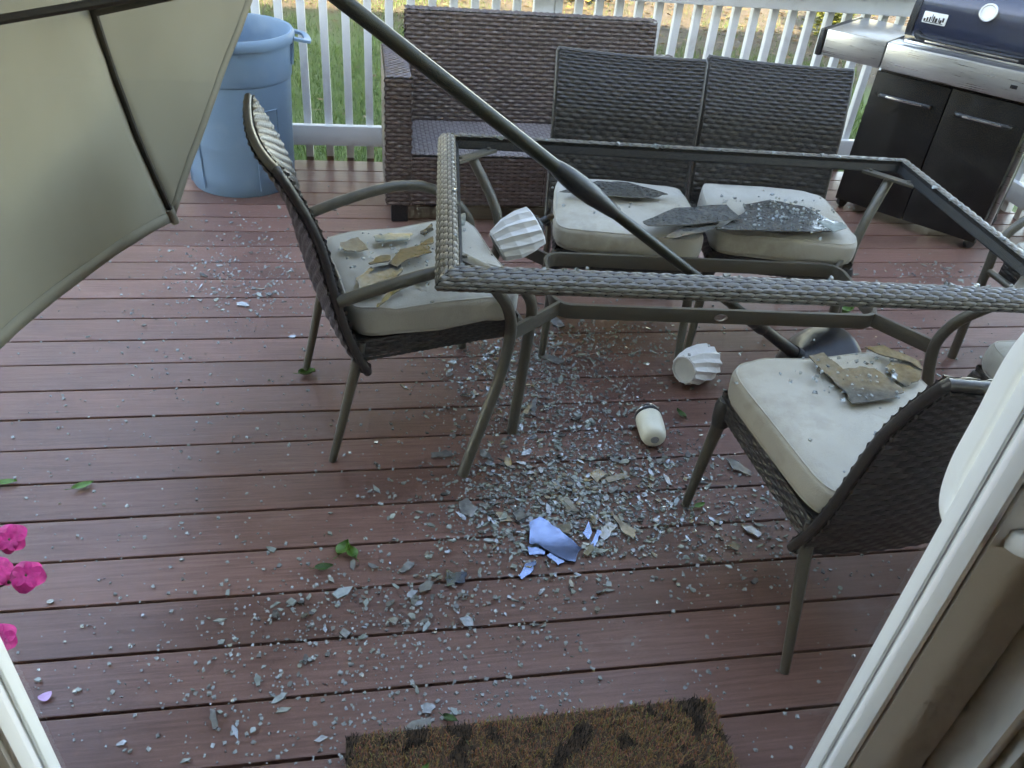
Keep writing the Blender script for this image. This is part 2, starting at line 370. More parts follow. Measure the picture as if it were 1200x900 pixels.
# ------------------------------------------------------------------ railings
bal = MB().box(-.019, .019, -.019, .019, .0, .936, .003).mesh('baluster', M['white'], True)
foot = MB().box(-.0185, .0185, -.0185, .0185, -.24, .055, .003).mesh('baluster_lower_end', M['fascia'], True)  # lower ends of the balusters, separate blocks in the fascia brown
def railing(name, a, b, label, n, posts):
    a, b = Vector((*a, 0)), Vector((*b, 0)); d = b - a; Ln = d.length; ang = atan2(d.y, d.x)
    t = tag(empty(name, a, ang), label, 'railing')
    MB().box(0, Ln, -.019, .019, .075, .178, .004).build('bottom_rail', M['white'], t, True)
    MB().box(0, Ln, -.019, .019, .848, .936, .004).build('upper_rail', M['white'], t, True)
    MB().box(-.02, Ln + .02, -.06, .085, .939, .975, .006).build('cap_rail', M['white'], t, True)
    for k in range(n):
        x = (k + .5) * Ln / n
        inst(bal, 'baluster', (x, .0385, 0.056 - .056 + R.uniform(-.004, .004)), parent=t)
        inst(foot, 'baluster_lower_end', (x, .0385, 0), parent=t)
    for x in posts: MB().box(x - .046, x + .046, -.072, -.02, -.2, .9385, .005).build('post', M['white'], t, True) if False else MB().box(x - .046, x + .046, .02, .11, -.25, .9385, .005).build('post', M['white'], t, True)
railing('deck_railing', (-3.168, 4.222), (3.42, 4.222), 'white slatted railing behind the wicker sofa and trash can', 63, (.06, 2.1, 4.06, 6.5))
railing('deck_railing', (3.42, 4.14), (3.42, .62), 'white slatted railing on the right, beside the grill', 33, (.4, 1.9, 3.4))
railing('deck_railing', (-3.14, .62), (-3.14, 4.14), 'white slatted railing on the left, behind the fallen canopy', 33, (1.7,))

# ------------------------------------------------------------------ house and patio door
house = tag(empty('house', (0, .4, 0)), 'house wall and room round the patio door the picture is taken through', 'house')
def part(name, m, parent, *boxes, bev=0.0):
    o = parent.location; mb = MB()
    for b in boxes: mb.box(b[0] - o.x, b[1] - o.x, b[2] - o.y, b[3] - o.y, b[4] - o.z, b[5] - o.z, bev)
    return mb.build(name, m, parent, bool(bev))
part('wall', M['siding'], house, (-6, -1.25, .30, .46, -.7, 2.2))
part('wall', M['siding'], house, (1.62, 7, .30, .46, -.7, 2.2))
part('wall', M['siding'], house, (-6, 7, .30, .46, 2.2, 6.2))
part('foundation', M['siding'], house, (-1.25, 1.62, .30, .46, -.7, .06))
part('room_floor', M['roomfloor'], house, (-3, 3.6, -4.5, .29, -.02, .05))
part('room_ceiling', M['room'], house, (-3, 3.6, -4.5, .295, 2.46, 2.52))
part('room_wall', M['room'], house, (-3.1, -3.0, -4.6, .295, 0, 2.46))
part('room_wall', M['room'], house, (3.6, 3.7, -4.6, -2.6, 0, 2.46), (3.6, 3.7, -.9, .295, 0, 2.46), (3.6, 3.7, -2.6, -.9, 0, .9), (3.6, 3.7, -2.6, -.9, 2.1, 2.46))  # gap is an unseen window, added to brighten the door frame's inner faces
part('room_wall', M['room'], house, (-3, 3.6, -4.6, -4.5, 0, 2.46))
rf = MB(); rf.add([(-6.4, -.1, 6.25), (7.4, -.1, 6.25), (7.4, -6, 8.2), (-6.4, -6, 8.2), (-6.4, -.1, 6.05), (7.4, -.1, 6.05), (7.4, -6, 8.0), (-6.4, -6, 8.0)], [(0, 1, 2, 3), (7, 6, 5, 4), (0, 4, 5, 1), (1, 5, 6, 2), (2, 6, 7, 3), (3, 7, 4, 0)])
rf.build('roof', M['roof'], house)
part('wall', M['siding'], house, (-6, -5.85, -6.2, .295, -.7, 6.2)); part('wall', M['siding'], house, (3.72, 3.86, -6.2, -2.6, -.7, 6.2), (3.72, 3.86, -.9, .295, -.7, 6.2), (3.72, 3.86, -2.6, -.9, -.7, .9), (3.72, 3.86, -2.6, -.9, 2.1, 6.2))  # right side wall repeats the added window opening

door = tag(empty('patio_door', (0, .42, 0.06)), 'white vinyl sliding patio door with glass panes, in front of the camera', 'door')
def dpart(name, m, *b, bev=.003): return part(name, m, door, *b, bev=bev)
dpart('stile', M['pvc'], (.5065, .600, .394, .446, .12, 2.10), bev=.004)
dpart('stile', M['pvc'], (-.382, -.2945, .394, .446, .12, 2.10), bev=.004)
dpart('stile', M['pvc'], (-1.24, -1.15, .394, .446, .12, 2.10), bev=.004)
dpart('stile', M['pvc'], (1.52, 1.61, .394, .446, .12, 2.10), bev=.004)
dpart('glazing_bead', M['pvc'], (.499, .506, .397, .4125, .13, 2.09), bev=.002)
dpart('glazing_bead', M['pvc'], (.5010, .506, .4275, .443, .13, 2.09), bev=.002)
dpart('glazing_bead', M['pvc'], (-.294, -.289, .397, .4125, .13, 2.09), bev=.002)
dpart('glazing_bead', M['pvc'], (-.294, -.2900, .4275, .443, .13, 2.09), bev=.002)
dpart('interlock', M['pvc'], (.604, .622, .352, .440, .12, 2.10), bev=.003)
dpart('jamb', M['pvc'], (.626, .76, .340, .448, .07, 2.14), bev=.004)
dpart('jamb_trim', M['pvc'], (.640, .655, .331, .3395, .07, 2.14), (.690, .702, .331, .3395, .07, 2.14), bev=.002)
dpart('door_rail', M['pvc'], (-1.24, 1.61, .392, .448, .062, .118), bev=.003)
dpart('door_rail', M['pvc'], (-1.24, 1.61, .392, .448, 2.103, 2.19), bev=.003)
dpart('sill', M['steel'], (-1.24, 1.61, .31, .475, .03, .058), bev=.002)
for (a, b) in ((-.2885, .4985), (-1.149, -.3825), (.7605, 1.5195)): dpart('glass_pane', M['pane'], (a, b, .4175, .4225, .119, 2.102), bev=0)
def handle(y0, yd, x, z0, z1, m):
    pts = [(x, y0, z0), (x, y0 + yd * .7, z0 + .012), (x, y0 + yd, z0 + .05), (x, y0 + yd, (z0 + z1) / 2), (x, y0 + yd, z1 - .05), (x, y0 + yd * .7, z1 - .012), (x, y0, z1)]
    o = door.location
    return MB().tube([p - o for p in smooth_path(pts, 7)], .0, 14, flat=(.011, .010, (1, 0, 0))).build('handle', m, door, True)
handle(.446, .034, .537, 1.08, 1.30, M['pvc'])
handle(.394, -.030, .528, 1.13, 1.29, M['pvc'])

# ------------------------------------------------------------------ wicker sofa
def sofa():
    t = tag(empty('wicker_sofa', (.79, 3.43, 0)), 'brown wicker two seat sofa without cushions against the white railing', 'sofa')
    ox = Vector((.79, 3.43, 0))
    def P(x, y, z): return Vector((x, y, z)) - ox
    def wv(name_parent, f, U, V, bw=.058, bh=.0145, amp=.0055): weave(MB(), f, U, V, bw, bh, amp).build('weave', M['sofa'], name_parent, True, 'stuff') if False else None
    def panel(parent, specs):
        mb = MB()
        for (o, a, b, bw, bh) in specs:
            A, B = Vector(a), Vector(b); weave(mb, flatf(P(*o), A, B), A.length, B.length, bw, bh, .0085)
        return mb.build('weave', M['sofa'], parent, True, 'stuff')
    for x0, x1 in ((.085, .190), (1.392, 1.497)):
        a = MB().box(x0 - .79 + .006, x1 - .79 - .006, .006, .565, .085, .638, .008).build('armrest', M['sofacore'], t)
        sp = [((x0, 3.43, .09), (x1 - x0, 0, 0), (0, 0, .552), .052, .0175), ((x0, 3.43, .645), (x1 - x0, 0, 0), (0, .575, 0), .03, .02)]
        sp.append(((x0, 4.0, .09), (0, -.57, 0), (0, 0, .552), .060, .0175))
        sp.append(((x1, 3.43, .09), (0, .57, 0), (0, 0, .552), .060, .0175))
        panel(a, sp)
    b = MB()
    prof = [(.47, .30), (.545, .795), (.62, .79), (.57, .10), (.47, .10)]
    vs = [(x, y, z) for x in (-.594, .596) for (y, z) in prof]; n = 5
    b.add(vs, [tuple(range(n)), tuple(reversed(range(n, 2 * n)))] + [(i, i + n, (i + 1) % n + n, (i + 1) % n) for i in range(n)])
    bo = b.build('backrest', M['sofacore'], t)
    panel(bo, [((.192, 3.898, .325), (1.198, 0, 0), (0, .072, .475), .062, .0175), ((.19, 3.966, .802), (1.2, 0, 0), (0, .085, -.004), .03, .017), ((.19, 4.053, .79), (0, -.08, .0), (0, -.05, -.68), .05, .0175)])
    s = MB().box(-.594, .596, .012, .475, .085, .315, .006).build('seat', M['sofacore'], t)
    panel(s, [((.194, 3.43, .095), (.596, 0, 0), (0, 0, .222), .062, .0175), ((.794, 3.43, .095), (.596, 0, 0), (0, 0, .222), .062, .0175)])
    # seat top: fine lengthwise weave
    weave(MB(), lambda u, v: P(1.390 - 1.198 * v, 3.435 + .465 * u, .322), .465, 1.198, .045, .02, .005).build('seat_weave', M['sofasky'], s, True, 'stuff')
    for x in (.105, 1.40): MB().box(x - .79, x + .075 - .79, .02, .09, 0, .083, .004).build('foot', M['black'], t)
    for x in (.105, 1.40): MB().box(x - .79, x + .075 - .79, .48, .55, 0, .083, .004).build('foot', M['black'], t)
sofa()

# ------------------------------------------------------------------ trash can
def trash_can():
    t = tag(empty('trash_can', (-.59, 3.925, 0)), 'blue grey plastic trash can by the white railing', 'trash can')
    prof = [(.0, .012), (.215, .012), (.232, .0), (.238, .012), (.243, .10), (.2465, .40), (.2490, .405), (.252, .415), (.256, .50), (.260, .505), (.263, .515), (.272, .655), (.284, .657), (.287, .668), (.287, .690), (.280, .702), (.270, .700), (.266, .690), (.262, .62), (.252, .40), (.236, .03), (.0, .025)]
    MB().lathe(prof, 72).build('body', M['can'], t, True)
    for k in range(4):
        a0 = radians(-52 + 90 * k); mb = MB()
        for (r0, z0, r1, z1, da) in ((.2465, .03, .2515, .395, -.24), (.2465, .03, .2515, .395, .24)):
            mb.tube([((r0 + (r1 - r0) * q) * cos(a0 + da), (r0 + (r1 - r0) * q) * sin(a0 + da), z0 + (z1 - z0) * q) for q in (0, .5, 1)], .0035, 6)
        mb.tube([(.2520 * cos(a0 + d * .06), .2520 * sin(a0 + d * .06), .395) for d in range(-4, 5)], .0035, 6)
        mb.build('moulded_panel', M['can'], t, True)
    for s in (0.12, pi + .12):
        q = Matrix.Rotation(s, 3, 'Z'); mb = MB()
        pth = smooth_path([(.278, -.075, .672), (.325, -.068, .662), (.338, -.04, .655), (.341, 0, .653), (.338, .04, .655), (.325, .068, .662), (.278, .075, .672)], 5)
        mb.tube([q @ p for p in pth], 0, 12, flat=(.007, .017, (0, 0, 1)))
        for y in (-.062, .062): mb.tube([q @ Vector((.27, y, .655)), q @ Vector((.262, y, .56))], .009, 8)
        mb.build('handle', M['can'], t, True)
trash_can()

# ------------------------------------------------------------------ dining table frame
TNL = Vector((.15, 1.64, 0)); TA = radians(-5.0); TL, TD, TH = 1.65, 1.01, .70
def table():
    t = tag(empty('table_frame', TNL, TA), 'woven rim patio table frame with its glass top gone and curved legs', 'table')
    # profile: inset from the outer edge, height
    prof = [(.054, .700), (.048, .704), (.037, .703), (.024, .698), (.011, .689), (.003, .678), (.0, .668), (.004, .661)]
    def pr(v):
        x = v * (len(prof) - 1); i = min(int(x), len(prof) - 2); f = x - i
        return prof[i][0] * (1 - f) + prof[i + 1][0] * f, prof[i][1] * (1 - f) + prof[i + 1][1] * f
    cor = [(0, 0, 1, 1), (TL, 0, -1, 1), (TL, TD, -1, -1), (0, TD, 1, -1)]
    for k in range(4):
        a, b = cor[k], cor[(k + 1) % 4]
        def f(u, v, a=a, b=b):
            o, z = pr(1 - v); A = Vector((a[0] + a[2] * o, a[1] + a[3] * o, z)); B = Vector((b[0] + b[2] * o, b[1] + b[3] * o, z)); return A.lerp(B, u)
        Ln = TL if k % 2 == 0 else TD
        def c(u, v, f=f, a=a, b=b): return f(u, v)
        core = MB(); core.grid(lambda u, v: f(u, v), 2, 14)
        def inner(u, v, a=a, b=b):
            o, z = ((.054, .700), (.055, .663), (.004, .661))[v]; A = Vector((a[0] + a[2] * o, a[1] + a[3] * o, z)); B = Vector((b[0] + b[2] * o, b[1] + b[3] * o, z)); return A.lerp(B, u)
        vs = [inner(u, v) for v in range(3) for u in (0, 1)]; core.add(vs, [(0, 2, 3, 1), (2, 4, 5, 3)])
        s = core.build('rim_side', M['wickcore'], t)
        weave(MB(), f, Ln, .076, .038, .0100, .0042).build('weave', M['rim'], s, True, 'stuff')
        # bare metal ledge that held the glass
        o1, o2 = .0575, .066
        A1 = Vector((a[0] + a[2] * o1, a[1] + a[3] * o1, 0)); B1 = Vector((b[0] + b[2] * o1, b[1] + b[3] * o1, 0)); A2 = Vector((a[0] + a[2] * o2, a[1] + a[3] * o2, 0)); B2 = Vector((b[0] + b[2] * o2, b[1] + b[3] * o2, 0))
        z0, z1 = Vector((0, 0, .665)), Vector((0, 0, .690)); zt = Vector((0, 0, .669))
        mb = MB(); mb.add([A1 + z1, B1 + z1, A1 + z0, B1 + z0, A2 + z0, B2 + z0, A2 + zt, B2 + zt], [(0, 1, 7, 6), (6, 7, 5, 4), (4, 5, 3, 2)]); mb.build('inner_ledge', M['black'], s)
    # legs: inset along both axes, with height
    prof2 = [(.105, .66), (.125, .63), (.158, .58), (.190, .52), (.208, .45), (.205, .38), (.185, .28), (.150, .17), (.115, .07), (.095, .0)]
    for (x, y, sx, sy) in cor:
        P = smooth_path([(x + sx * q, y + sy * q, z) for q, z in prof2], 4)
        MB().tube(P, .0165, 14).build('leg', M['frame'], t, True)
        br = MB(); d = Vector((sx, sy, 0)).normalized(); e = Vector((-d.y, d.x, 0)); c0 = Vector((x + sx * .118, y + sy * .118, .664))
        br.tube([c0 - e * .088, c0 + e * .088], 0, 12, flat=(.006, .018, (0, 0, 1)))
        for s_ in (-1, 1): br.lathe([(0, .012), (.006, .011), (.008, .004), (.008, 0)], 8, Matrix.Translation(c0 + e * (.066 * s_)))
        br.build('corner_bracket', M['frame'], t, True)
    # stretcher ring and its four struts
    x0, x1, y0, y1, z, r = .345, 1.335, .345, .672, .418, .055
    ring = []
    for (cx, cy, a0) in ((x1 - r, y0 + r, -90), (x1 - r, y1 - r, 0), (x0 + r, y1 - r, 90), (x0 + r, y0 + r, 180)):
        for k in range(7): ring.append((cx + r * cos(radians(a0 + 15 * k)), cy + r * sin(radians(a0 + 15 * k)), z))
    def bar(path, nm):
        MB().tube(path, 0, 12, flat=(.024, .007, (0, 0, 1)), cap=True).build(nm, M['frame'], t, True)
    bar(ring[24:28] + ring[0:4], 'stretcher_bar'); bar(ring[3:11], 'stretcher_bar'); bar(ring[10:18], 'stretcher_bar'); bar(ring[17:25], 'stretcher_bar')
    for (x, y, sx, sy) in cor:
        i = .207; cx = x0 + r * .3 if sx > 0 else x1 - r * .3; cy = y0 + r * .3 if sy > 0 else y1 - r * .3
        MB().tube([(x + sx * i, y + sy * i, z), (cx, cy, z)], 0, 12, flat=(.0235, .0065, (0, 0, 1))).build('strut', M['frame'], t, True)
    em = MB(); mt = Matrix.Translation((.84, y0 - .0075, z)) @ Matrix.Rotation(pi / 2, 4, 'X') @ Matrix.Diagonal((1.6, 1, 1, 1))
    em.lathe([(0, .0005), (.009, .0005), (.0095, .003), (.0125, .003), (.0130, 0)], 24, mt); em.build('oval_emblem', M['bright'], t, True)
    # glass crumbs still caught on the rim
    mb = MB()
    for k in range(46):
        side = R.choice((0, 0, 2, 2, 3, 1)); u = R.random(); o = R.uniform(.045, .062)
        a, b = cor[side], cor[(side + 1) % 4]
        p = Vector((a[0] + a[2] * o, a[1] + a[3] * o, 0)).lerp(Vector((b[0] + b[2] * o, b[1] + b[3] * o, 0)), u)
        crumb(mb, p + Vector((0, 0, .706)), R.uniform(.0028, .0075))
    mb.build('glass_crumbs', M['crumb'], t, False, 'stuff')
def crumb(mb, p, s):
    vs = [p + Vector((x * s * R.uniform(.45, 1.2), y * s * R.uniform(.45, 1.2), z * s * R.uniform(.3, .9))) for x in (-1, 1) for y in (-1, 1) for z in (-1, 1)]
    a = R.uniform(0, 6.28); q = Matrix.Rotation(a, 3, 'Z') @ Matrix.Rotation(R.uniform(-.6, .6), 3, 'X'); vs = [p + q @ (v - p) for v in vs]
    mb.add(vs, [(0, 1, 3, 2), (4, 6, 7, 5), (0, 4, 5, 1), (2, 3, 7, 6), (0, 2, 6, 4), (1, 5, 7, 3)])
table()

# ------------------------------------------------------------------ chairs (x forward, y left) and cushions
BP = [(.085, .31), (.048, .40), (.020, .50), (.0, .60), (-.020, .70), (-.046, .775), (-.078, .845), (-.106, .897)]
def bprof(v):
    x = v * (len(BP) - 1); i = min(int(x), len(BP) - 2); f = x - i
    p0 = Vector(BP[max(i - 1, 0)]); p1 = Vector(BP[i]); p2 = Vector(BP[i + 1]); p3 = Vector(BP[min(i + 2, len(BP) - 1)])
    return 0.5 * ((2 * p1) + (p2 - p0) * f + (2 * p0 - 5 * p1 + 4 * p2 - p3) * f * f + (-p0 + 3 * p1 - 3 * p2 + p3) * f ** 3)
def make_chair(arms):
    t = empty('dining_chair')
    HW = .264
    def bsurf(off):
        def f(u, v):
            p = bprof(v); q = bprof(min(v + .01, 1)) - bprof(max(v - .01, 0)); q.normalize()
            s = 1 - 2 * u; nx, nz = q.y, -q.x
            cur = .022 * s * s; wd = HW * (1 - .05 * (1 - v)); dip = -.012 * (1 - s * s) * v
            return Vector((p.x + cur + nx * off, s * wd, p.y + nz * off + dip))
        return f
    b = MB(); b.grid(bsurf(.012), 10, 16)
    fb = bsurf(-.012); b.grid(lambda u, v: fb(1 - u, v), 10, 16)
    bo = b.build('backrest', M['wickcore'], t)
    mb = MB(); ff_ = bsurf(.0125); fr_ = bsurf(-.0125)
    weave(mb, lambda u, v: ff_(1 - u, v), .5, .64, .046, .0160, .0068)
    weave(mb, fr_, .5, .64, .046, .0160, .0068)
    mb.build('weave', M['wick'], bo, True, 'stuff')
    # rolled wicker edge: coils round both sides, the top and the bottom
    f0 = bsurf(0)
    edge = [f0(0, k / 24) for k in range(25)] + [f0(k / 12, 1) for k in range(1, 13)] + [f0(1, 1 - k / 24) for k in range(1, 25)] + [f0(1 - k / 12, 0) for k in range(1, 13)]
    e2 = []; rr = []
    for i in range(len(edge) - 1):
        for k in range(4):
            e2.append(edge[i].lerp(edge[i + 1], k / 4)); rr.append(.0118 if (len(rr) % 2 == 0) else .0106)
    MB().tube(e2, rr, 10).build('wrapped_edge', M['wick'], bo, True)
    for s in (-1, 1): MB().tube(smooth_path([(0, s * .232, 0), (.03, s * .233, .12), (.058, s * .236, .24), (.082, s * .238, .34), (.09, s * .236, .40)], 4), [.0115 + .005 * k / 16 for k in range(17)], 12).build('leg', M['frame'], t, True)
    # seat frame with woven skirt
    sf = MB().box(.075, .535, -.232, .232, .345, .405, .012).build('seat_frame', M['wickcore'], t)
    mb = MB()
    weave(mb, flatf((.07, -.2375, .338), (.468, 0, .02), (0, 0, .066)), .47, .066, .040, .0120, .005)
    weave(mb, flatf((.538, .2375, .358), (-.468, 0, -.02), (0, 0, .066)), .47, .066, .040, .0120, .005)
    weave(mb, flatf((.541, -.235, .352), (0, .47, 0), (0, 0, .07)), .47, .07, .040, .0120, .005)
    mb.build('weave', M['wick'], sf, True, 'stuff')
    if arms:
        for s in (-1, 1):
            pth = [(.035, .262, .545), (.155, .27, .580), (.274, .275, .606), (.360, .276, .612), (.425, .276, .600), (.490, .275, .568), (.545, .272, .515), (.570, .268, .46), (.572, .262, .38), (.566, .255, .20), (.556, .25, .0)]
            MB().tube(smooth_path([(x, s * y, z) for x, y, z in pth], 5), .0165, 14).build('arm', M['frame'], t, True)
        MB().tube([(.57, -.262, .372), (.57, .262, .372)], .012, 10).build('front_rail', M['frame'], t, True)
    else:
        for s in (-1, 1): MB().tube(smooth_path([(.556, s * .244, 0), (.545, s * .239, .15), (.530, s * .234, .30), (.522, s * .230, .385)], 4), [.0115 + .0095 * k / 12 for k in range(13)], 12).build('leg', M['frame'], t, True)
        for s in (-1, 1): MB().lathe([(0.0, .408), (.02, .404), (.026, .385), (.0255, .35), (.023, .325), (.0, .323)], 14, Matrix.Translation((.526, s * .231, 0))).build('wrapped_corner', M['wick'], t, True)
    return t
def cushion(name, wx, wy, h, seed):
    """boxy seat pad with soft corners, welts and a few wrinkles"""
    rg = random.Random(seed); nv_ = Vector((rg.uniform(0, 50), rg.uniform(0, 50), 0)); mb = MB(); n = 28
    def se(a, e): return math.copysign(abs(a) ** e, a)
    def f(u, v):
        a = 2 * pi * u; b = pi * (v - .5)
        cx = se(cos(a), .26); sy = se(sin(a), .26); m = max(abs(cos(a)), abs(sin(a)))
        rr = se(cos(b), .20); zz = se(sin(b), .36)
        x = cx * rr * wx / 2; y = sy * rr * wy / 2; z = zz * h / 2
        rad = sqrt((x / (wx / 2)) ** 2 + (y / (wy / 2)) ** 2)
        if z > 0: z += .007 * max(0, 1 - rad * rad)
        y *= 1 - .06 * (.5 - x / wx) * 1.0
        wr = noise.noise(Vector((x * 9, y * 9, z * 12)) + nv_) * .009 + noise.noise(Vector((x * 26, y * 26, z * 30)) + nv_) * .0022
        return Vector((x + wr * .6, y + wr * .6, z + wr + h / 2))
    mb.grid(f, 72, 30)
    o = mb.build(name, M['cush'], None, True)
    for zf in (.5 + .17, .5 - .17):
        MB().tube([f(k / 72, zf) * 1.0 + (f(k / 72, zf) - Vector((0, 0, h / 2))).normalized() * .0006 for k in range(73)], .0028, 6, False).build('piping', M['cush'], o, True)
    return o
def place_chair(arms, loc, deg, label, clabel, seed, protos={}):
    if arms not in protos: protos[arms] = t = make_chair(arms)
    else: t = copy_tree(protos[arms])
    t.location = (*loc, 0); t.rotation_euler = (0, 0, radians(deg)); tag(t, label, 'chair', 'patio dining chairs')
    c = cushion('seat_cushion', .485, .505, .095, seed); tag(c, clabel, 'cushion', 'seat cushions')
    q = Matrix.Rotation(radians(deg), 3, 'Z') @ Vector((.318, 0, .4075)); c.location = Vector((*loc, 0)) + q; c.rotation_euler = (0, radians(-1.2), radians(deg))
    return t
place_chair(True, (-.170, 2.040), 12.4, 'wicker armchair at the left end of the table, seen from the side', 'shard covered cream cushion on the armchair at the left table end', 3)
place_chair(False, (.935, 2.835), -100, 'dark wicker chair behind the table, in front of the sofa', 'cream cushion behind the table with one flat glass plate lying at its back', 5)
place_chair(False, (1.492, 2.805), -102, 'dark wicker chair behind the table, next to the grill', 'cream cushion behind the table half buried under sheets of shattered glass', 8)
place_chair(False, (1.165, 1.020), 94.5, 'wicker chair in the right foreground, seen from behind by the door', 'pale cushion in the right foreground with patterned glass on it', 13)
place_chair(False, (1.925, 1.090), 91, 'wicker chair at the right edge, mostly hidden by the door frame', 'cream cushion just showing behind the foreground chair at the right edge', 21)
place_chair(True, (2.765, 2.02), 180, 'armchair at the right table end, mostly outside the picture', 'cream cushion of the armchair at the right edge, before the grill', 34)

# ------------------------------------------------------------------ fallen umbrella
UP0 = Vector((1.451, 2.112, .13)); UP1 = Vector((-.045, 1.938, 1.218)); HUB = Vector((-.601, 2.032, 1.582)); UW = Vector((-.938, .180, .297)).normalized()
TIPS = [Vector(p) for p in ((-.602, 2.449, .457), (-.762, 1.303, .643), (-.519, .840, 1.691), (-.114, 1.522, 2.554), (.046, 2.668, 2.368), (-.198, 3.131, 1.319))]
def umbrella():
    o = UP0.copy(); o.z = 0
    t = tag(empty('patio_umbrella', o), 'toppled beige patio umbrella, its dark pole lying through the broken table', 'umbrella')
    d = (UP1 - UP0).normalized(); Ln = (UP1 - UP0).length
    def at(k): return UP0 + d * k - o
    joint = UP0 + d * (Ln + .22)
    MB().tube([at(.22), at(1.14)], .0162, 18).build('lower_pole', M['pole'], t, True)
    MB().tube([at(1.12), at(Ln), joint - o], .0192, 18).build('upper_pole', M['pole'], t, True)
    MB().tube([joint - o, HUB - o + UW * .06], .018, 16).build('tilt_pole', M['pole'], t, True)
    q = d.to_track_quat('Z', 'Y').to_matrix().to_4x4()
    sl = MB().lathe([(.0, .955), (.0165, .955), (.0185, .965), (.0225, 1.0), (.0280, 1.05), (.0295, 1.10), (.0275, 1.145), (.0225, 1.185), (.0195, 1.195), (0, 1.195)], 24, Matrix.Translation(UP0 - o) @ q)
    sl.build('crank_housing', M['black'], t, True)
    cl = MB().lathe([(.0, .215), (.022, .215), (.024, .22), (.024, .25), (.021, .255), (.021, .26), (.023, .265), (.023, .28), (.017, .287), (0, .287)], 24, Matrix.Translation(UP0 - o) @ q)
    cl.build('clamp_collar', M['black'], t, True)
    MB().tube([at(.0), at(.225)], [.022, .019], 18).build('base_tube', M['black'], t, True)
    MB().lathe([(0, -.135), (.15, -.135), (.165, -.128), (.168, -.10), (.160, -.085), (.11, -.045), (.05, -.015), (.028, .0), (.026, .03), (0, .03)], 40, Matrix.Translation(UP0 - o) @ q).build('base', M['black'], t, True)
    h = HUB - o
    MB().lathe([(0, .07), (.03, .06), (.035, .03), (.035, -.02), (0, -.03)], 20, Matrix.Translation(h) @ UW.to_track_quat('Z', 'Y').to_matrix().to_4x4()).build('hub', M['black'], t, True)
    run = joint.lerp(UP0 + d * Ln, .55) - o
    MB().lathe([(0, -.04), (.034, -.04), (.036, 0), (.034, .04), (0, .04)], 20, Matrix.Translation(run) @ q).build('runner', M['black'], t, True)
    for i in range(6):
        a, b = TIPS[i] - o, TIPS[(i + 1) % 6] - o; nd = -UW
        def f(u, v, a=a, b=b):
            s = .02 + .98 * v; s2 = s * (1 - .035 * 4 * u * (1 - u) * v)
            p = h + ((a - h) * (1 - u) + (b - h) * u) * s2
            bow = UW * (.05 * sin(pi * s))            # ribs arch outwards
            sag = nd * (.030 * 4 * u * (1 - u) * sin(pi * min(1, s * .9)) * s)
            wr = UW * (.004 * noise.noise(p * 7) + .003 * noise.noise(p * 19) * (abs(u - .5) * 2) ** 2)
            return p + bow + sag + wr
        pn = MB().grid(f, 20, 28).build('canopy_panel', M['canopy'], t, True)
        so = pn.modifiers.new('thickness', 'SOLIDIFY'); so.thickness = .0012; so.offset = 1
        hem = MB(); hem.grid(lambda u, v: f(u, .968 + .032 * v) + nd * .003, 20, 1); he = hem.build('hem', M['canopy'], pn, True)
        so = he.modifiers.new('thickness', 'SOLIDIFY'); so.thickness = .002
        MB().tube([f(k / 20, 1) + nd * .001 for k in range(21)], .0018, 6).build('hem_cord', M['canopy'], pn, True)
        rib = [f(0, k / 14) + nd * .010 for k in range(15)]; rib[-1] = f(0, .985) + nd * .006
        MB().tube(rib, 0, 10, flat=(.0085, .0055, (UW.x, UW.y, UW.z))).build('rib', M['rib'], t, True)
        MB().tube([run, f(0, .42) + nd * .016], 0, 10, flat=(.008, .006, (UW.x, UW.y, UW.z))).build('strut', M['rib'], t, True)
        p0, p1 = f(0, .955), f(0, 1.0)
        MB().tube([p0 + nd * .007, p1 + nd * .007, p1 + (p1 - p0).normalized() * .006], [.016, .013, .004], 10).build('rib_pocket', M['canopy'], t, True)
umbrella()

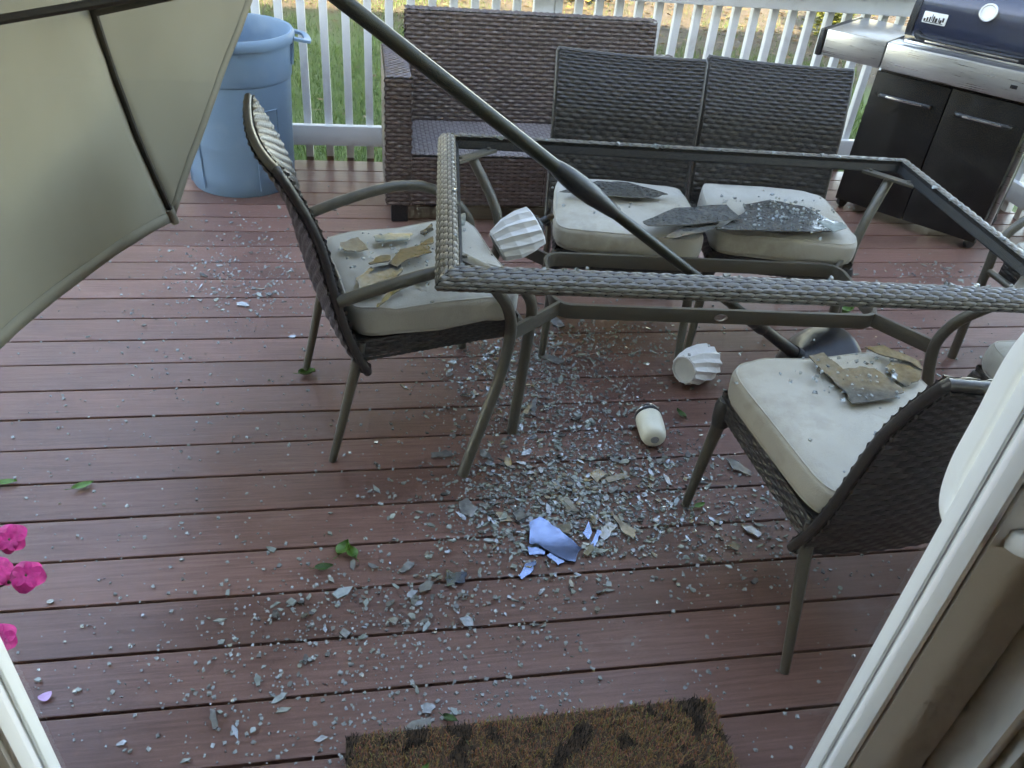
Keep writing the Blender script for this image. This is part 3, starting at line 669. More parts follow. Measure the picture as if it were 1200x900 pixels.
# ------------------------------------------------------------------ grill
def grill():
    E_ = Vector((.65799, -.75303, 0)); B_ = Vector((.75303, .65799, 0)); O = Vector((2.42, 3.68, 0))
    t = tag(empty('gas_grill', O, atan2(E_.y, E_.x)), 'gas grill with stainless side shelf and black cabinet doors', 'grill')
    # local: x along the front to the right, y to the back, z up
    def bx(name, m, *b, bev=.004, parent=t): return MB().box(*b, bev).build(name, m, parent, True)
    bx('cabinet', M['gblack'], .012, .698, .024, .50, .075, .704)
    for x0, x1 in ((.004, .352), (.357, .706)):
        dr = bx('door', M['gblack'], x0, x1, .0, .0215, .052, .700, bev=.006)
        xm = (x0 + x1) / 2
        hp = smooth_path([(xm - .118, .0, .600), (xm - .117, -.024, .602), (xm - .10, -.036, .604), (xm, -.038, .604), (xm + .10, -.036, .604), (xm + .117, -.024, .602), (xm + .118, 0, .600)], 4)
        hd = MB().tube(hp, .0, 12, flat=(.010, .009, (0, 0, 1))).build('handle', M['black'], dr, True)
        bx('bright_strip', M['bright'], xm - .085, xm + .085, -.0487, -.0466, .601, .610, bev=.0008, parent=dr)
    for x in (.03, .68):
        for y in (.05, .46):
            c = MB().box(x - .02, x + .02, y - .02, y + .02, .055, .078, .003).build('caster', M['black'], t, True)
            m2 = Matrix.Translation((x, y + .008, .031)) @ Matrix.Rotation(pi / 2, 4, 'Y') @ Matrix.Rotation(.5, 4, 'X')
            MB().lathe([(0, -.012), (.02, -.013), (.029, -.011), (.031, 0), (.029, .011), (.02, .013), (0, .012)], 20, m2).build('wheel', M['black'], c, True)
    bx('control_panel', M['steel'], .020, .735, -.042, .10, .717, .838, bev=.012)
    bx('igniter_button', M['black'], .583, .612, -.0455, -.0415, .764, .780, bev=.0015)
    bx('side_shelf', M['steel'], -.272, .0175, -.042, .46, .717, .838, bev=.010)
    bx('shelf_end_cap', M['black'], -.305, -.2735, -.046, .465, .712, .836, bev=.010)
    bx('side_shelf', M['steel'], .738, 1.02, -.042, .46, .717, .838, bev=.010)
    bx('firebox', M['lid'], .045, .71, .101, .47, .72, .868, bev=.006)
    bx('front_ledge', M['bright'], .07, .70, .030, .099, .839, .852, bev=.004)
    # curved hood
    pf = [(.060, .868), (.052, .90), (.055, .96), (.070, 1.02), (.105, 1.075), (.165, 1.11), (.25, 1.12), (.35, 1.09), (.43, 1.01), (.465, .868)]
    pf = [(p.x, p.y) for p in smooth_path([(a, b, 0) for a, b in pf], 4)]
    mb = MB(); n = len(pf)
    mb.add([(x, y, z) for x in (.085, .67) for (y, z) in pf], [(i, i + n, i + 1 + n, i + 1) for i in range(n - 1)])
    lid = mb.build('lid', M['lid'], t, True)
    for x0, x1 in ((.055, .0845), (.6705, .70)):
        e = MB(); vs = [(x, .262 + (y - .262) * 1.025, .868 + (z - .868) * 1.025) for x in (x0, x1) for (y, z) in pf]
        e.add(vs, [tuple(range(n)), tuple(reversed(range(n, 2 * n)))] + [(i, i + n, i + 1 + n, i + 1) for i in range(n - 1)] + [(n - 1, 2 * n - 1, n, 0)])
        e.build('lid_end', M['black'], lid, True)
    hp = smooth_path([(.11, .056, .888), (.13, .01, .880), (.20, -.006, .874), (.37, -.010, .872), (.54, -.006, .874), (.61, .01, .880), (.63, .056, .888)], 6)
    MB().tube(hp, 0, 14, flat=(.011, .012, (0, 0, 1))).build('lid_handle', M['black'], lid, True)
    bx('bright_strip', M['bright'], .17, .57, -.0235, -.0205, .866, .874, bev=.001, parent=lid)
    # badge with its dark lettering, too blurred to read
    bd = MB().box(-.052, .052, -.004, .0, -.024, .024, .0035)
    mt = Matrix.Translation((.163, .0515, .957)) @ Matrix.Rotation(radians(-5), 4, 'X')
    bd.v = [tuple(mt @ Vector(p)) for p in bd.v]; b = bd.build('badge', M['wtorch'], lid, True)
    marks = MB(); rg = random.Random(5)
    for k, (x, wd, z0, z1) in enumerate(((-.042, .008, -.016, -.006), (-.030, .007, -.016, .0), (-.019, .006, -.016, .004), (-.011, .003, -.012, .016), (-.003, .007, -.016, .008), (.008, .010, -.016, .002), (.020, .004, -.014, .006), (.028, .009, -.016, -.002), (.038, .008, -.010, .008))):
        marks.box(x - wd / 2, x + wd / 2, -.0050, -.0041, z0, z1)
    marks.box(-.044, .040, -.0050, -.0041, -.0195, -.0168)
    marks.v = [tuple(mt @ Vector(p)) for p in marks.v]; marks.build('lettering', M['gblack'], b)
    th = Matrix.Translation((.367, .060, 1.015)) @ Matrix.Rotation(radians(105 - 180), 4, 'X') @ Matrix.Rotation(pi, 4, 'Y')
    th = Matrix.Translation((.367, .066, 1.018)) @ Matrix.Rotation(radians(72), 4, 'X')
    g = MB().lathe([(.040, -.012), (.040, .006), (.036, .012), (.030, .012), (.029, .008)], 32, th).build('thermometer', M['bright'], lid, True)
    MB().lathe([(.029, .0075), (0, .0075)], 32, th).build('dial', M['wtorch'], g)
    bx('cart_post', M['steel'], .702, .728, .10, .13, .06, .70, bev=.003)
grill()

# ------------------------------------------------------------------ torches and jar
def align(o, axis, roll=0): return Matrix.Translation(o) @ Vector(axis).normalized().to_track_quat('Z', 'Y').to_matrix().to_4x4() @ Matrix.Rotation(roll, 4, 'Z')
def torch(loc, axis, label, wick, roll=0.):
    t = tag(empty('tabletop_torch', loc), label, 'torch', 'pleated tabletop torches'); m = align((0, 0, 0), axis, roll) @ Matrix.Scale(1.16, 4); n = 12
    # pleated cup: facets twist between two polygon rings
    prof = [(.036, -.062), (.046, -.060), (.058, -.02), (.060, .02), (.056, .052), (.046, .056), (.022, .057)]
    mb = MB(); vs = []; fs = []
    for j, (r, z) in enumerate(prof):
        for k in range(2 * n):
            tw = .62 * (z + .06) / .12
            q = r * (1.0 if (k % 2) == 0 else .855) if 1 <= j <= 4 else r
            a = pi * k / n + tw; vs.append(m @ Vector((q * cos(a), q * sin(a), z)))
    for j in range(len(prof) - 1):
        for k in range(2 * n): fs.append((j * 2 * n + k, j * 2 * n + (k + 1) % (2 * n), (j + 1) * 2 * n + (k + 1) % (2 * n), (j + 1) * 2 * n + k))
    mb.add(vs, fs); mb.build('cup', M['wtorch'], t)
    MB().lathe([(.0, -.0615), (.035, -.0615), (.036, -.0650), (.040, -.0650), (.041, -.058)], 32, m).build('bottom', M['greyw'], t, True)
    if wick or True:
        c = MB().lathe([(0, .056), (.026, .056), (.027, .062), (.022, .068), (.011, .070), (.010, .088), (.0, .088)], 24, m).build('burner_cap', M['black'], t, True)
        mb = MB().lathe([(.0065, .088), (.008, .094), (.0085, .102), (.006, .107), (0, .108)], 12, m); mb.build('wick', M['coirb'], c, True)
torch((.450, 2.214, .530), (.80, .16, .42), 'white pleated torch with black wick cap, caught between cushion and table frame', True, .2)
torch((1.112, 2.160, .067), (.84, .52, -.10), 'white pleated torch lying on the deck, its round base toward the viewer', False, .1)
def jar():
    loc = Vector((.860, 1.864, .0435)); ax = Vector((.016, .155, .0)); t = tag(empty('cream_jar', loc), 'cream ceramic jar with silver ring lying among the shards', 'jar'); m = align((0, 0, 0), ax, 0)
    MB().lathe([(0, -.066), (.020, -.066), (.030, -.062), (.037, -.052), (.0405, -.035), (.042, .0), (.042, .028), (.0415, .040)], 40, m).build('body', M['cream'], t, True)
    MB().lathe([(.0405, .040), (.043, .041), (.043, .050), (.0405, .051)], 40, m).build('dark_ring', M['black'], t, True)
    MB().lathe([(.040, .051), (.0425, .052), (.043, .058), (.041, .066), (.033, .071), (0, .072)], 40, m).build('lid', M['bright'], t, True)
    MB().lathe([(0, -.0672), (.013, -.0668), (.0132, -.0662), (0, -.0655)], 28, m).build('bottom_print', M['greyring'], t, True)
jar()

# ------------------------------------------------------------------ broken glass
SH = {
'L1':(0.505,[(-0.081,2.171),(-0.030,2.199),(-0.013,2.160),(-0.001,2.128),(-0.035,2.112),(-0.074,2.133)]),
'L2':(0.505,[(0.015,2.216),(0.058,2.234),(0.132,2.229),(0.115,2.189),(0.044,2.177),(0.019,2.182)]),
'L3':(0.515,[(-0.002,2.006),(0.029,2.051),(0.058,2.056),(0.054,2.021),(0.009,2.001)]),
'L4':(0.505,[(-0.037,1.957),(-0.002,2.005),(0.088,2.029),(0.091,1.990),(0.037,1.900),(0.041,1.878),(-0.019,1.870)]),
'L5':(0.505,[(0.015,1.800),(0.033,1.847),(0.074,1.918),(0.106,1.932),(0.115,1.918),(0.082,1.895),(0.046,1.842)]),
'L6':(0.505,[(0.118,1.970),(0.170,2.009),(0.173,1.960),(0.130,1.932)]),
'L7':(0.510,[(0.052,2.020),(0.091,2.113),(0.167,2.140),(0.178,2.087),(0.113,2.050),(0.075,2.000)]),
'L8':(0.505,[(0.154,2.247),(0.194,2.307),(0.196,2.259),(0.164,2.212)]),
'L9':(0.505,[(0.149,2.167),(0.190,2.212),(0.190,2.173),(0.155,2.150)]),
'L10':(0.505,[(0.275,2.365),(0.307,2.384),(0.295,2.296),(0.273,2.296)]),
'F1':(0.515,[(0.645,2.535),(0.807,2.638),(0.916,2.635),(1.039,2.549),(0.976,2.517),(0.747,2.517)]),
'F2':(0.530,[(0.863,2.278),(1.008,2.386),(1.203,2.419),(1.215,2.311),(0.994,2.255),(0.868,2.247)]),
'F3':(0.515,[(0.913,2.199),(1.003,2.274),(1.147,2.328),(1.102,2.263),(0.948,2.194)]),
'F4':(0.515,[(1.111,2.263),(1.258,2.391),(1.287,2.462),(1.400,2.502),(1.505,2.446),(1.567,2.283),(1.516,2.244),(1.289,2.247)]),
'F5':(0.525,[(1.472,2.287),(1.566,2.288),(1.561,2.249),(1.498,2.216)]),
'N1':(0.505,[(1.088,1.540),(1.137,1.557),(1.152,1.481),(1.206,1.494),(1.241,1.485),(1.268,1.397),(1.235,1.361),(1.101,1.341),(1.107,1.395),(1.100,1.447)]),
'N2':(0.505,[(1.300,1.513),(1.352,1.518),(1.367,1.472),(1.321,1.420),(1.278,1.404),(1.267,1.476)]),
'N3':(0.512,[(1.253,1.563),(1.307,1.573),(1.367,1.508),(1.359,1.463),(1.339,1.501),(1.291,1.522)]),
'D1':(0.020,[(0.407,1.493),(0.439,1.510),(0.485,1.468),(0.509,1.435),(0.534,1.403),(0.510,1.366),(0.468,1.384),(0.423,1.424),(0.397,1.432)]),
'D2':(0.010,[(0.457,1.499),(0.523,1.497),(0.515,1.456),(0.488,1.477)]),
'D3':(0.008,[(0.552,1.465),(0.578,1.504),(0.578,1.463),(0.564,1.442)]),
'D4':(0.008,[(0.558,1.418),(0.595,1.471),(0.604,1.461),(0.574,1.417)]),
'D5':(0.008,[(0.393,1.428),(0.443,1.424),(0.433,1.398),(0.393,1.401)]),
'D6':(0.008,[(0.437,1.392),(0.463,1.407),(0.482,1.370),(0.464,1.360)]),
'D7':(0.008,[(0.354,1.333),(0.376,1.368),(0.406,1.374),(0.395,1.349),(0.362,1.324)]),
'D8':(0.008,[(0.173,1.368),(0.170,1.313),(0.192,1.325),(0.216,1.325),(0.224,1.358),(0.191,1.355)]),
'D9':(0.008,[(0.098,1.314),(0.121,1.339),(0.138,1.332),(0.129,1.306),(0.102,1.298)]),
'D10':(0.008,[(0.070,1.295),(0.084,1.315),(0.098,1.306),(0.078,1.284)]),
'D11':(0.008,[(0.060,1.383),(0.078,1.404),(0.095,1.397),(0.081,1.375),(0.061,1.369)]),
'D12':(0.008,[(0.048,0.951),(0.065,0.963),(0.106,0.965),(0.103,0.945),(0.058,0.939)]),
'D13':(0.008,[(0.085,0.995),(0.098,1.002),(0.117,0.991),(0.105,0.975),(0.087,0.978)]),
'D14':(0.008,[(0.651,1.538),(0.661,1.521),(0.704,1.462),(0.686,1.432),(0.661,1.466)]),
'D15':(0.008,[(1.069,1.736),(1.099,1.727),(1.130,1.678),(1.122,1.659),(1.073,1.689)]),
'D16':(0.008,[(0.671,1.678),(0.743,1.699),(0.741,1.673),(0.671,1.656)]),
'D17':(0.008,[(1.010,1.452),(1.037,1.456),(1.055,1.426),(1.039,1.411)]),
'D18':(0.008,[(0.939,1.387),(0.961,1.404),(0.977,1.384),(0.961,1.367)]),
'D19':(0.008,[(0.647,2.634),(0.676,2.647),(0.712,2.570),(0.722,2.508),(0.697,2.497),(0.662,2.571)]),
'D20':(0.008,[(0.596,2.339),(0.644,2.315),(0.672,2.282),(0.650,2.267),(0.597,2.312)]),
'D21':(0.008,[(0.474,1.998),(0.505,2.051),(0.515,2.041),(0.489,1.988)]),
'D22':(0.008,[(0.500,1.988),(0.518,2.059),(0.537,2.087),(0.526,2.022),(0.510,1.983)]),
'D23':(0.008,[(0.167,1.824),(0.231,1.824),(0.229,1.801),(0.166,1.801)]),
'D24':(0.008,[(0.230,1.609),(0.255,1.621),(0.278,1.573),(0.256,1.548),(0.231,1.569)]),
'D25':(0.008,[(-0.351,1.013),(-0.351,1.032),(-0.342,1.031),(-0.330,0.988),(-0.339,0.985)]),
'D26':(0.008,[(0.592,1.462),(0.638,1.500),(0.650,1.479),(0.604,1.433)]),
'D27':(0.008,[(0.372,1.559),(0.403,1.570),(0.411,1.536),(0.380,1.519)]),
'D28':(0.008,[(0.324,1.556),(0.353,1.560),(0.367,1.527),(0.333,1.523)]),
'D29':(0.008,[(0.624,1.696),(0.655,1.716),(0.680,1.692),(0.640,1.658)]),
'D30':(0.008,[(0.513,1.599),(0.551,1.580),(0.563,1.545),(0.526,1.554)]),
}
SL = {'D1': 'large sky blue glass shard lying in the middle of the debris', 'F1': 'flat grey glass plate at the back of the cushion before the sofa',
 'F2': 'long grey glass plate bridging the two cushions behind the table', 'F3': 'narrow thick glass strip slipped between the two far cushions', 'F4': 'big crazed glass sheet covering the far cushion beside the grill', 'F5': 'clump of crushed glass on the corner of the far cushion by the grill',
 'N1': 'large patterned glass piece on the foreground cushion', 'N2': 'round edged patterned glass piece at the far corner of the foreground cushion', 'N3': 'thin glass band along the far edge of the foreground cushion',
 'L1': 'dark pointed glass piece near the backrest on the left chair cushion', 'L4': 'widest brown grey glass plate under the near arm on the left cushion', 'L5': 'long bent glass sliver hanging toward the near edge of the left cushion', 'L7': 'glittering broken glass patch in the middle of the left cushion',
 'D14': 'long dark glass strip to the right of the blue shard', 'D15': 'pale blue glass piece on the deck under the foreground chair', 'D16': 'yellowish glass strip below the cream jar', 'D19': 'bark coloured glass strip on the deck beneath the table ring', 'D20': 'slim dark glass strip by the far chair leg'}
SL.update({'D2': 'grey glass flake tucked under the upper edge of the large blue shard', 'D3': 'narrow upright glass sliver just right of the large blue shard', 'D4': 'leaning oval glass flake at the right of the blue shard', 'D5': 'pale flat flake below the left end of the large blue shard', 'D6': 'light flake below the middle of the large blue shard', 'D7': 'pointed blue grey flake lower left of the large blue shard', 'D8': 'notched cluster flake well left of the large blue shard', 'D9': 'six sided grey flake left of the notched cluster', 'D10': 'small grey flake touching the six sided one', 'D11': 'pale grey flake on the board gap right of the green leaves', 'D12': 'long grey flake at the upper left edge of the door mat', 'D13': 'roundish grey flake just above the door mat', 'D17': 'grey flake on the deck below the foreground chair seat', 'D18': 'small shiny flake left of the foreground chair seat', 'D21': 'dark sliver, the left one of two beside the table leg', 'D22': 'dark sliver, the right one of two beside the table leg', 'D23': 'straight thin glass strip left of the table leg foot', 'D24': 'broad grey flake at the foot of the near left table leg', 'D25': 'upright grey strip on the lower left boards', 'D26': 'grey flake between the blue shard and the long dark strip', 'D27': 'grey flake above the left end of the blue shard', 'D28': 'grey flake second to the left above the blue shard', 'D29': 'grey flake below the cream jar, left of the yellowish strip', 'D30': 'tilted grey flake above the large blue shard', 'L2': 'long clear glass strip at the back of the left cushion', 'L3': 'small raised glass piece left of the glittering patch on the left cushion', 'L6': 'clear broken piece beside the woven rim on the left cushion', 'L8': 'upper small glass piece next to the woven rim on the left cushion', 'L9': 'lower small glass piece next to the woven rim on the left cushion', 'L10': 'clear glass chunk on the far front corner of the left cushion'})
def jag(poly, amt, rg, sub=3):
    out = []
    for i in range(len(poly)):
        a, b = Vector(poly[i]), Vector(poly[(i + 1) % len(poly)])
        for k in range(sub):
            p = a.lerp(b, k / sub)
            if k: p += Vector((rg.uniform(-1, 1), rg.uniform(-1, 1))) * amt
            out.append((p.x, p.y))
    return out
for k, (z, poly) in SH.items():
    rg = random.Random(k); cx = sum(p[0] for p in poly) / len(poly); cy = sum(p[1] for p in poly) / len(poly)
    q = jag([(x - cx, y - cy) for x, y in poly], .003 if k[0] == 'D' else .005, rg)
    onc = k[0] != 'D'; th = .003 if onc else .0042
    tilt = (rg.uniform(-.05, .05), rg.uniform(-.05, .05)) if onc else (rg.uniform(-.10, .10), rg.uniform(-.10, .10))
    if k in ('D3', 'D4', 'D5', 'D7'): tilt = (rg.uniform(-.05, .05), rg.uniform(.05, .2))
    if k == 'D1': tilt = (.03, .19)
    zz = z + .017 if onc else z - .004 + .002
    zb = {'L3': .008, 'L7': .005, 'F2': .0, 'F3': .0, 'F5': .004, 'N3': .0}.get(k, 0)
    o = MB().prism(q, 0, th, tilt).build('glass_shard', M['shardclear'] if k in ('L2', 'L6', 'L10', 'F5') else (M['pattern'] if onc else (M['bluish'] if k in ('D1', 'D3', 'D4', 'D5', 'D6', 'D7', 'D8') else M['shard'])))
    o.location = (cx, cy, zz + zb)
    dflt = 'grey piece of broken glass lying on a chair cushion at the left table end' if onc else 'hand sized grey flake of broken glass on the red brown deck boards'
    tag(o, SL.get(k, dflt), 'glass shard', 'larger pieces of broken glass')
# flakes that can still be told apart, scattered over the deck
def scatter(cl, n, rg):
    out = []; W = sum(c[4] for c in cl)
    while len(out) < n:
        r = rg.uniform(0, W)
        for c in cl:
            r -= c[4]
            if r <= 0: break
        x, y = rg.gauss(c[0], c[2]), rg.gauss(c[1], c[3])
        if y < .62 or y > 4.15 or x < -2.6 or x > 3.3: continue
        out.append((x, y))
    return out
CL = [(.57, 2.07, .20, .17, 22), (.62, 1.69, .22, .13, 24), (.52, 1.55, .17, .10, 20), (.40, 1.60, .16, .10, 8), (.80, 2.42, .22, .12, 9), (.49, 2.32, .14, .12, 10), (.86, 1.50, .20, .12, 8),
      (-.21, 1.09, .20, .16, 4), (-.03, 1.28, .18, .10, 4), (-.30, 1.22, .22, .12, 3), (.22, 1.25, .20, .10, 6), (-.45, 3.15, .20, .22, 6), (-.50, 2.85, .18, .15, 6), (2.55, 2.95, .20, .07, 3), (2.1, 2.35, .20, .15, 4), (1.05, 1.40, .20, .12, 4), (.15, 1.0, .18, .06, 4), (.35, .98, .35, .08, 1), (1.2, 1.2, .3, .3, 1), (1.5, 2.6, .5, .4, 4), (-.3, 2.5, .45, .7, 14), (-.6, 1.8, .35, .5, 4), (.4, 1.4, .9, .5, 14), (0.0, .95, .5, .12, 5)]
rg = random.Random(77)
flake_meshes = []
def flake_poly(rg, s):
    n = rg.choice((4, 4, 5, 6)); el = rg.choice((1, 1, 1.5, 2.4)); a0 = rg.uniform(0, 6.28); P = []
    for i in range(n):
        a = 2 * pi * (i + rg.uniform(-.3, .3)) / n; P.append((s * cos(a) * el * rg.uniform(.7, 1.2), s * sin(a) * rg.uniform(.7, 1.2)))
    return [(x * cos(a0) - y * sin(a0), x * sin(a0) + y * cos(a0)) for x, y in P]
for i in range(24): flake_meshes.append(MB().prism(flake_poly(rg, .0135), 0, .0042).mesh('glass_flake', (M['shard'], M['shard'], M['shardclear'], M['pattern'])[i % 4]))
FCL = [c if i < 7 else (c[0], c[1], c[2], c[3], c[4] * .55) for i, c in enumerate(CL[:14])]
for (x, y) in scatter(FCL, 250, rg):
    s = rg.choice((.35, .4, .45, .5, .6, .7, .95))
    o = inst(rg.choice(flake_meshes), 'glass_flake', (x, y, .002 + rg.uniform(0, .006)), (rg.uniform(-.16, .16), rg.uniform(-.16, .16), rg.uniform(0, 6.28)), (s, s, 1))
    tag(o, 'small loose flake of shattered glass lying on the deck boards', 'glass flake', 'small glass flakes scattered over the deck')
# smaller chips and crumbs: nobody could count them
chips, clear = MB(), MB()
for (x, y) in scatter(CL[:7] + [(c[0], c[1], c[2], c[3], c[4] * .5) for c in CL[7:16]], 3300, rg):
    P = flake_poly(rg, rg.choice((.002, .003, .004, .005, .007))); z = .0006 + rg.uniform(0, .004)
    (clear if rg.random() < .5 else chips).prism([(x + a, y + b) for a, b in P], z, z + .0032, (rg.uniform(-.3, .3), rg.uniform(-.3, .3)))
tag(chips.build('glass_chips', M['shard']), 'fine grey glass chips strewn thickly over the deck around the table', 'glass', kind='stuff')
tag(clear.build('clear_glass_chips', M['shardclear']), 'fine clear glass chips mixed into the debris around the table', 'glass', kind='stuff')
mb = MB()
for (x, y) in scatter(CL, 10500, rg):
    s = rg.choice((.0012, .0015, .0018, .002, .0025, .003, .0042)); crumb(mb, Vector((x, y, s * .5)), s)
tag(mb.build('glass_crumbs', M['crumb']), 'countless sparkling crumbs of safety glass over the whole deck', 'glass', kind='stuff')
# crumbs on the cushions and in the crazed sheets
mb = MB()
for (cx, cy, sx, sy, z, n) in ((.1, 2.08, .12, .09, .520, 120), (1.40, 2.37, .10, .07, .538, 150), (1.18, 1.45, .08, .05, .522, 60), (.85, 2.5, .12, .08, .525, 18), (1.0, 1.45, .12, .12, .522, 16)):
    for k in range(n):
        s = rg.uniform(.0015, .0055); crumb(mb, Vector((rg.gauss(cx, sx), rg.gauss(cy, sy), z + rg.uniform(0, .004))), s)
tag(mb.build('cushion_glass_crumbs', M['crumb']), 'glittering glass crumbs lying on the chair cushions', 'glass', kind='stuff')

# ------------------------------------------------------------------ coir door mat
def door_mat():
    t = tag(empty('door_mat', (.33, .71, 0), radians(.6)), 'brown coir door mat with black flecks at the bottom edge', 'door mat')
    wx, wy = .80, .47
    MB().box(-wx / 2, wx / 2, -wy / 2, wy / 2, .001, .012, .003).build('backing', M['coirb'], t)
    m = bpy.data.materials.new('coir_fibre'); m.use_nodes = True; N = m.node_tree.nodes; L = m.node_tree.links; b = N['Principled BSDF']; b.inputs['Roughness'].default_value = .9
    at = N.new('ShaderNodeVertexColor'); at.layer_name = 'tint'; L.new(at.outputs[0], b.inputs['Base Color'])
    mb = MB(); cols = []; rg = random.Random(3)
    for k in range(26000):
        x, y = rg.uniform(-wx / 2, wx / 2), rg.uniform(-wy / 2, wy / 2); a = rg.uniform(0, 6.28); ln = rg.uniform(.006, .014); h = rg.uniform(.010, .019); wd = .0007
        dx, dy = cos(a) * ln * .8, sin(a) * ln * .8; ex, ey = -sin(a) * wd, cos(a) * wd
        mb.add([(x - ex, y - ey, .009), (x + ex, y + ey, .009), (x + dx * .5 + ex, y + dy * .5 + ey, .009 + h * .85), (x + dx * .5 - ex, y + dy * .5 - ey, .009 + h * .85), (x + dx, y + dy, .009 + h)], [(0, 1, 2, 3), (3, 2, 4)])
        dark = noise.noise(Vector((x * 16, y * 16, 3.1))) > .24 or noise.noise(Vector((x * 45, y * 45, 8))) > .42
        c = (.012, .010, .008) if dark else tuple(q * rg.uniform(.6, 1.35) for q in ((.31, .175, .08)))
        cols += [(*c, 1)] * 5
    o = mb.build('coir_pile', m, t, False, 'stuff'); ca = o.data.color_attributes.new('tint', 'FLOAT_COLOR', 'POINT')
    ca.data.foreach_set('color', [q for c in cols for q in c])
door_mat()

# ------------------------------------------------------------------ leaves, petals, potted flowers
def leaf_mesh(ln, wd, curl, m):
    mb = MB(); n = 8
    def f(u, v):
        s = u; h = wd * (sin(pi * s ** .85) ** .8) * (1 + .08 * math.copysign(1, v - .5) * sin(s * 40)); y = (v - .5) * h
        return Vector((ln * (s - .5), y, .004 + curl * (abs(v - .5) * 2) ** 2 * wd + .25 * curl * ln * (s - .5) ** 2 * 4))
    mb.grid(f, 14, 4); mb.tube([f(0, .5), f(0, .5) + Vector((-.3 * ln, .04 * ln, .003))], .0009, 5)
    return mb.mesh('fallen_leaf', m, True)
LV = [((-.213, 2.246), .055, .035, .35, 'leaf', 10, 'green leaf on the deck by the rear leg of the left chair'), ((-.085, 1.458), .052, .034, .3, 'leaf', 60, 'broader of the two green leaves lying left of the debris'), ((-.062, 1.44), .045, .028, .45, 'leaf', 120, 'upright green leaf in the leaf pair left of the debris'), ((-.131, 1.40), .045, .024, .3, 'leafd', 5, 'darker green leaf just below the leaf pair on the deck'),
      ((-.778, 1.743), .055, .026, .2, 'leaf', 25, 'pale green leaf alone on the deck at the left'), ((-.975, 1.77), .05, .022, .2, 'leaf', 5, 'green leaf cut by the left picture edge'), ((.916, 1.545), .04, .018, .2, 'leaf', 20, 'green leaf at the foot of the foreground chair'), ((1.0, 1.96), .05, .022, .4, 'leafd', 110, 'dark green leaf to the right of the cream jar'), ((.72, 2.60), .06, .026, .3, 'leafd', -20, 'dull green leaf on the deck beneath the table'), ((1.93, 2.60), .085, .05, .4, 'leaf', 20, 'bright green leaf on the deck behind the table ring'), ((.145, .96), .035, .016, .3, 'leafd', -30, 'dark green leaf at the far edge of the door mat')]
for (p, ln, wd, cu, mk, a, lb) in LV:
    o = inst(leaf_mesh(ln, wd, cu, M[mk]), 'fallen_leaf', (*p, .003), (0, 0, radians(a))); tag(o, lb, 'leaf', 'fallen green leaves')
for (p, z, a, lb) in (((.08, .84), .026, 50, 'yellow green leaf scrap lying on the left of the door mat'), ((.56, .78), .026, 15, 'bright green leaf scrap lying on the right of the door mat')):
    o = inst(leaf_mesh(.035, .014, .3, M['leaf']), 'fallen_leaf', (*p, z), (0, 0, radians(a))); tag(o, lb, 'leaf', 'fallen green leaves')
pt = MB(); pt.grid(lambda u, v: Vector(((u - .5) * .026, (v - .5) * .022 * sin(pi * (.1 + .8 * u)), .003 + .006 * (u - .5) ** 2 * 4)), 6, 4)
o = inst(pt.mesh('fallen_petal', M['petalp'], True), 'fallen_petal', (-.69, 1.10, .002), (0, 0, .4)); tag(o, 'pale violet petal on the deck at the lower left', 'petal')

def potted_flowers():
    base = Vector((-.90, .93, 0)); t = tag(empty('potted_flowers', base), 'potted plant with magenta flowers at the left edge', 'plant')
    MB().lathe([(0, 0), (.10, 0), (.115, .02), (.15, .24), (.165, .245), (.165, .28), (.15, .28), (.142, .25), (.0, .245)], 36).build('pot', M['terra'], t, True)
    rg = random.Random(4); st = MB(); lv = MB()
    def leafat(p, d, ln, wd):
        d = d.normalized(); s = d.cross(Vector((0, 0, 1))); s = s.normalized() if s.length > .01 else Vector((1, 0, 0)); n = s.cross(d)
        lv.grid(lambda u, v: p + d * (ln * u) + s * ((v - .5) * wd * sin(pi * (u * .92 + .04)) ** .8) + n * (-.25 * ln * u * u + .15 * wd * abs(v - .5) * 2), 6, 4)
    heads = [Vector((-.564, .976, .60)), Vector((-.562, .915, .595)), Vector((-.520, .905, .595)), Vector((-.525, .795, .59)), Vector((-.60, .955, .62)), Vector((-.60, .88, .58))]
    tips = [h - base for h in heads] + [Vector((rg.uniform(-.28, .22), rg.uniform(-.22, .22), rg.uniform(.42, .66))) for _ in range(16)]
    for q in tips:
        p0 = Vector((rg.uniform(-.05, .05), rg.uniform(-.05, .05), .24)); mid = p0.lerp(q, .55) + Vector((0, 0, .05)); path = smooth_path([p0, mid, q], 6)
        st.tube(path, .003, 6)
        for k in range(5):
            j = rg.randint(3, len(path) - 2); a = rg.uniform(0, 6.28); leafat(path[j], Vector((cos(a), sin(a), .25)), rg.uniform(.035, .055), rg.uniform(.018, .028))
    st.build('stem', M['leafd'], t, True); lv.build('foliage', M['leafd'], t, True, 'stuff')
    for i, q in enumerate(tips[:12]):
        fl = MB(); nrm = (Vector((.25, -.5, .75)) + Vector((rg.uniform(-.3, .3), rg.uniform(-.3, .3), 0))).normalized(); a = nrm.orthogonal().normalized(); b = nrm.cross(a)
        for k in range(5):
            an = 2 * pi * k / 5 + rg.uniform(-.15, .15); d = a * cos(an) + b * sin(an); s = nrm.cross(d); sz = rg.uniform(.022, .028)
            fl.grid(lambda u, v: q + d * (sz * u) + s * ((v - .5) * sz * 1.25 * sin(pi * (.12 + .8 * u))) + nrm * (.004 * sin(u * 3) - .007 * u * u + .003 * abs(v - .5)), 6, 6)
        fl.build('flower', M['petal'], t, True)
potted_flowers()

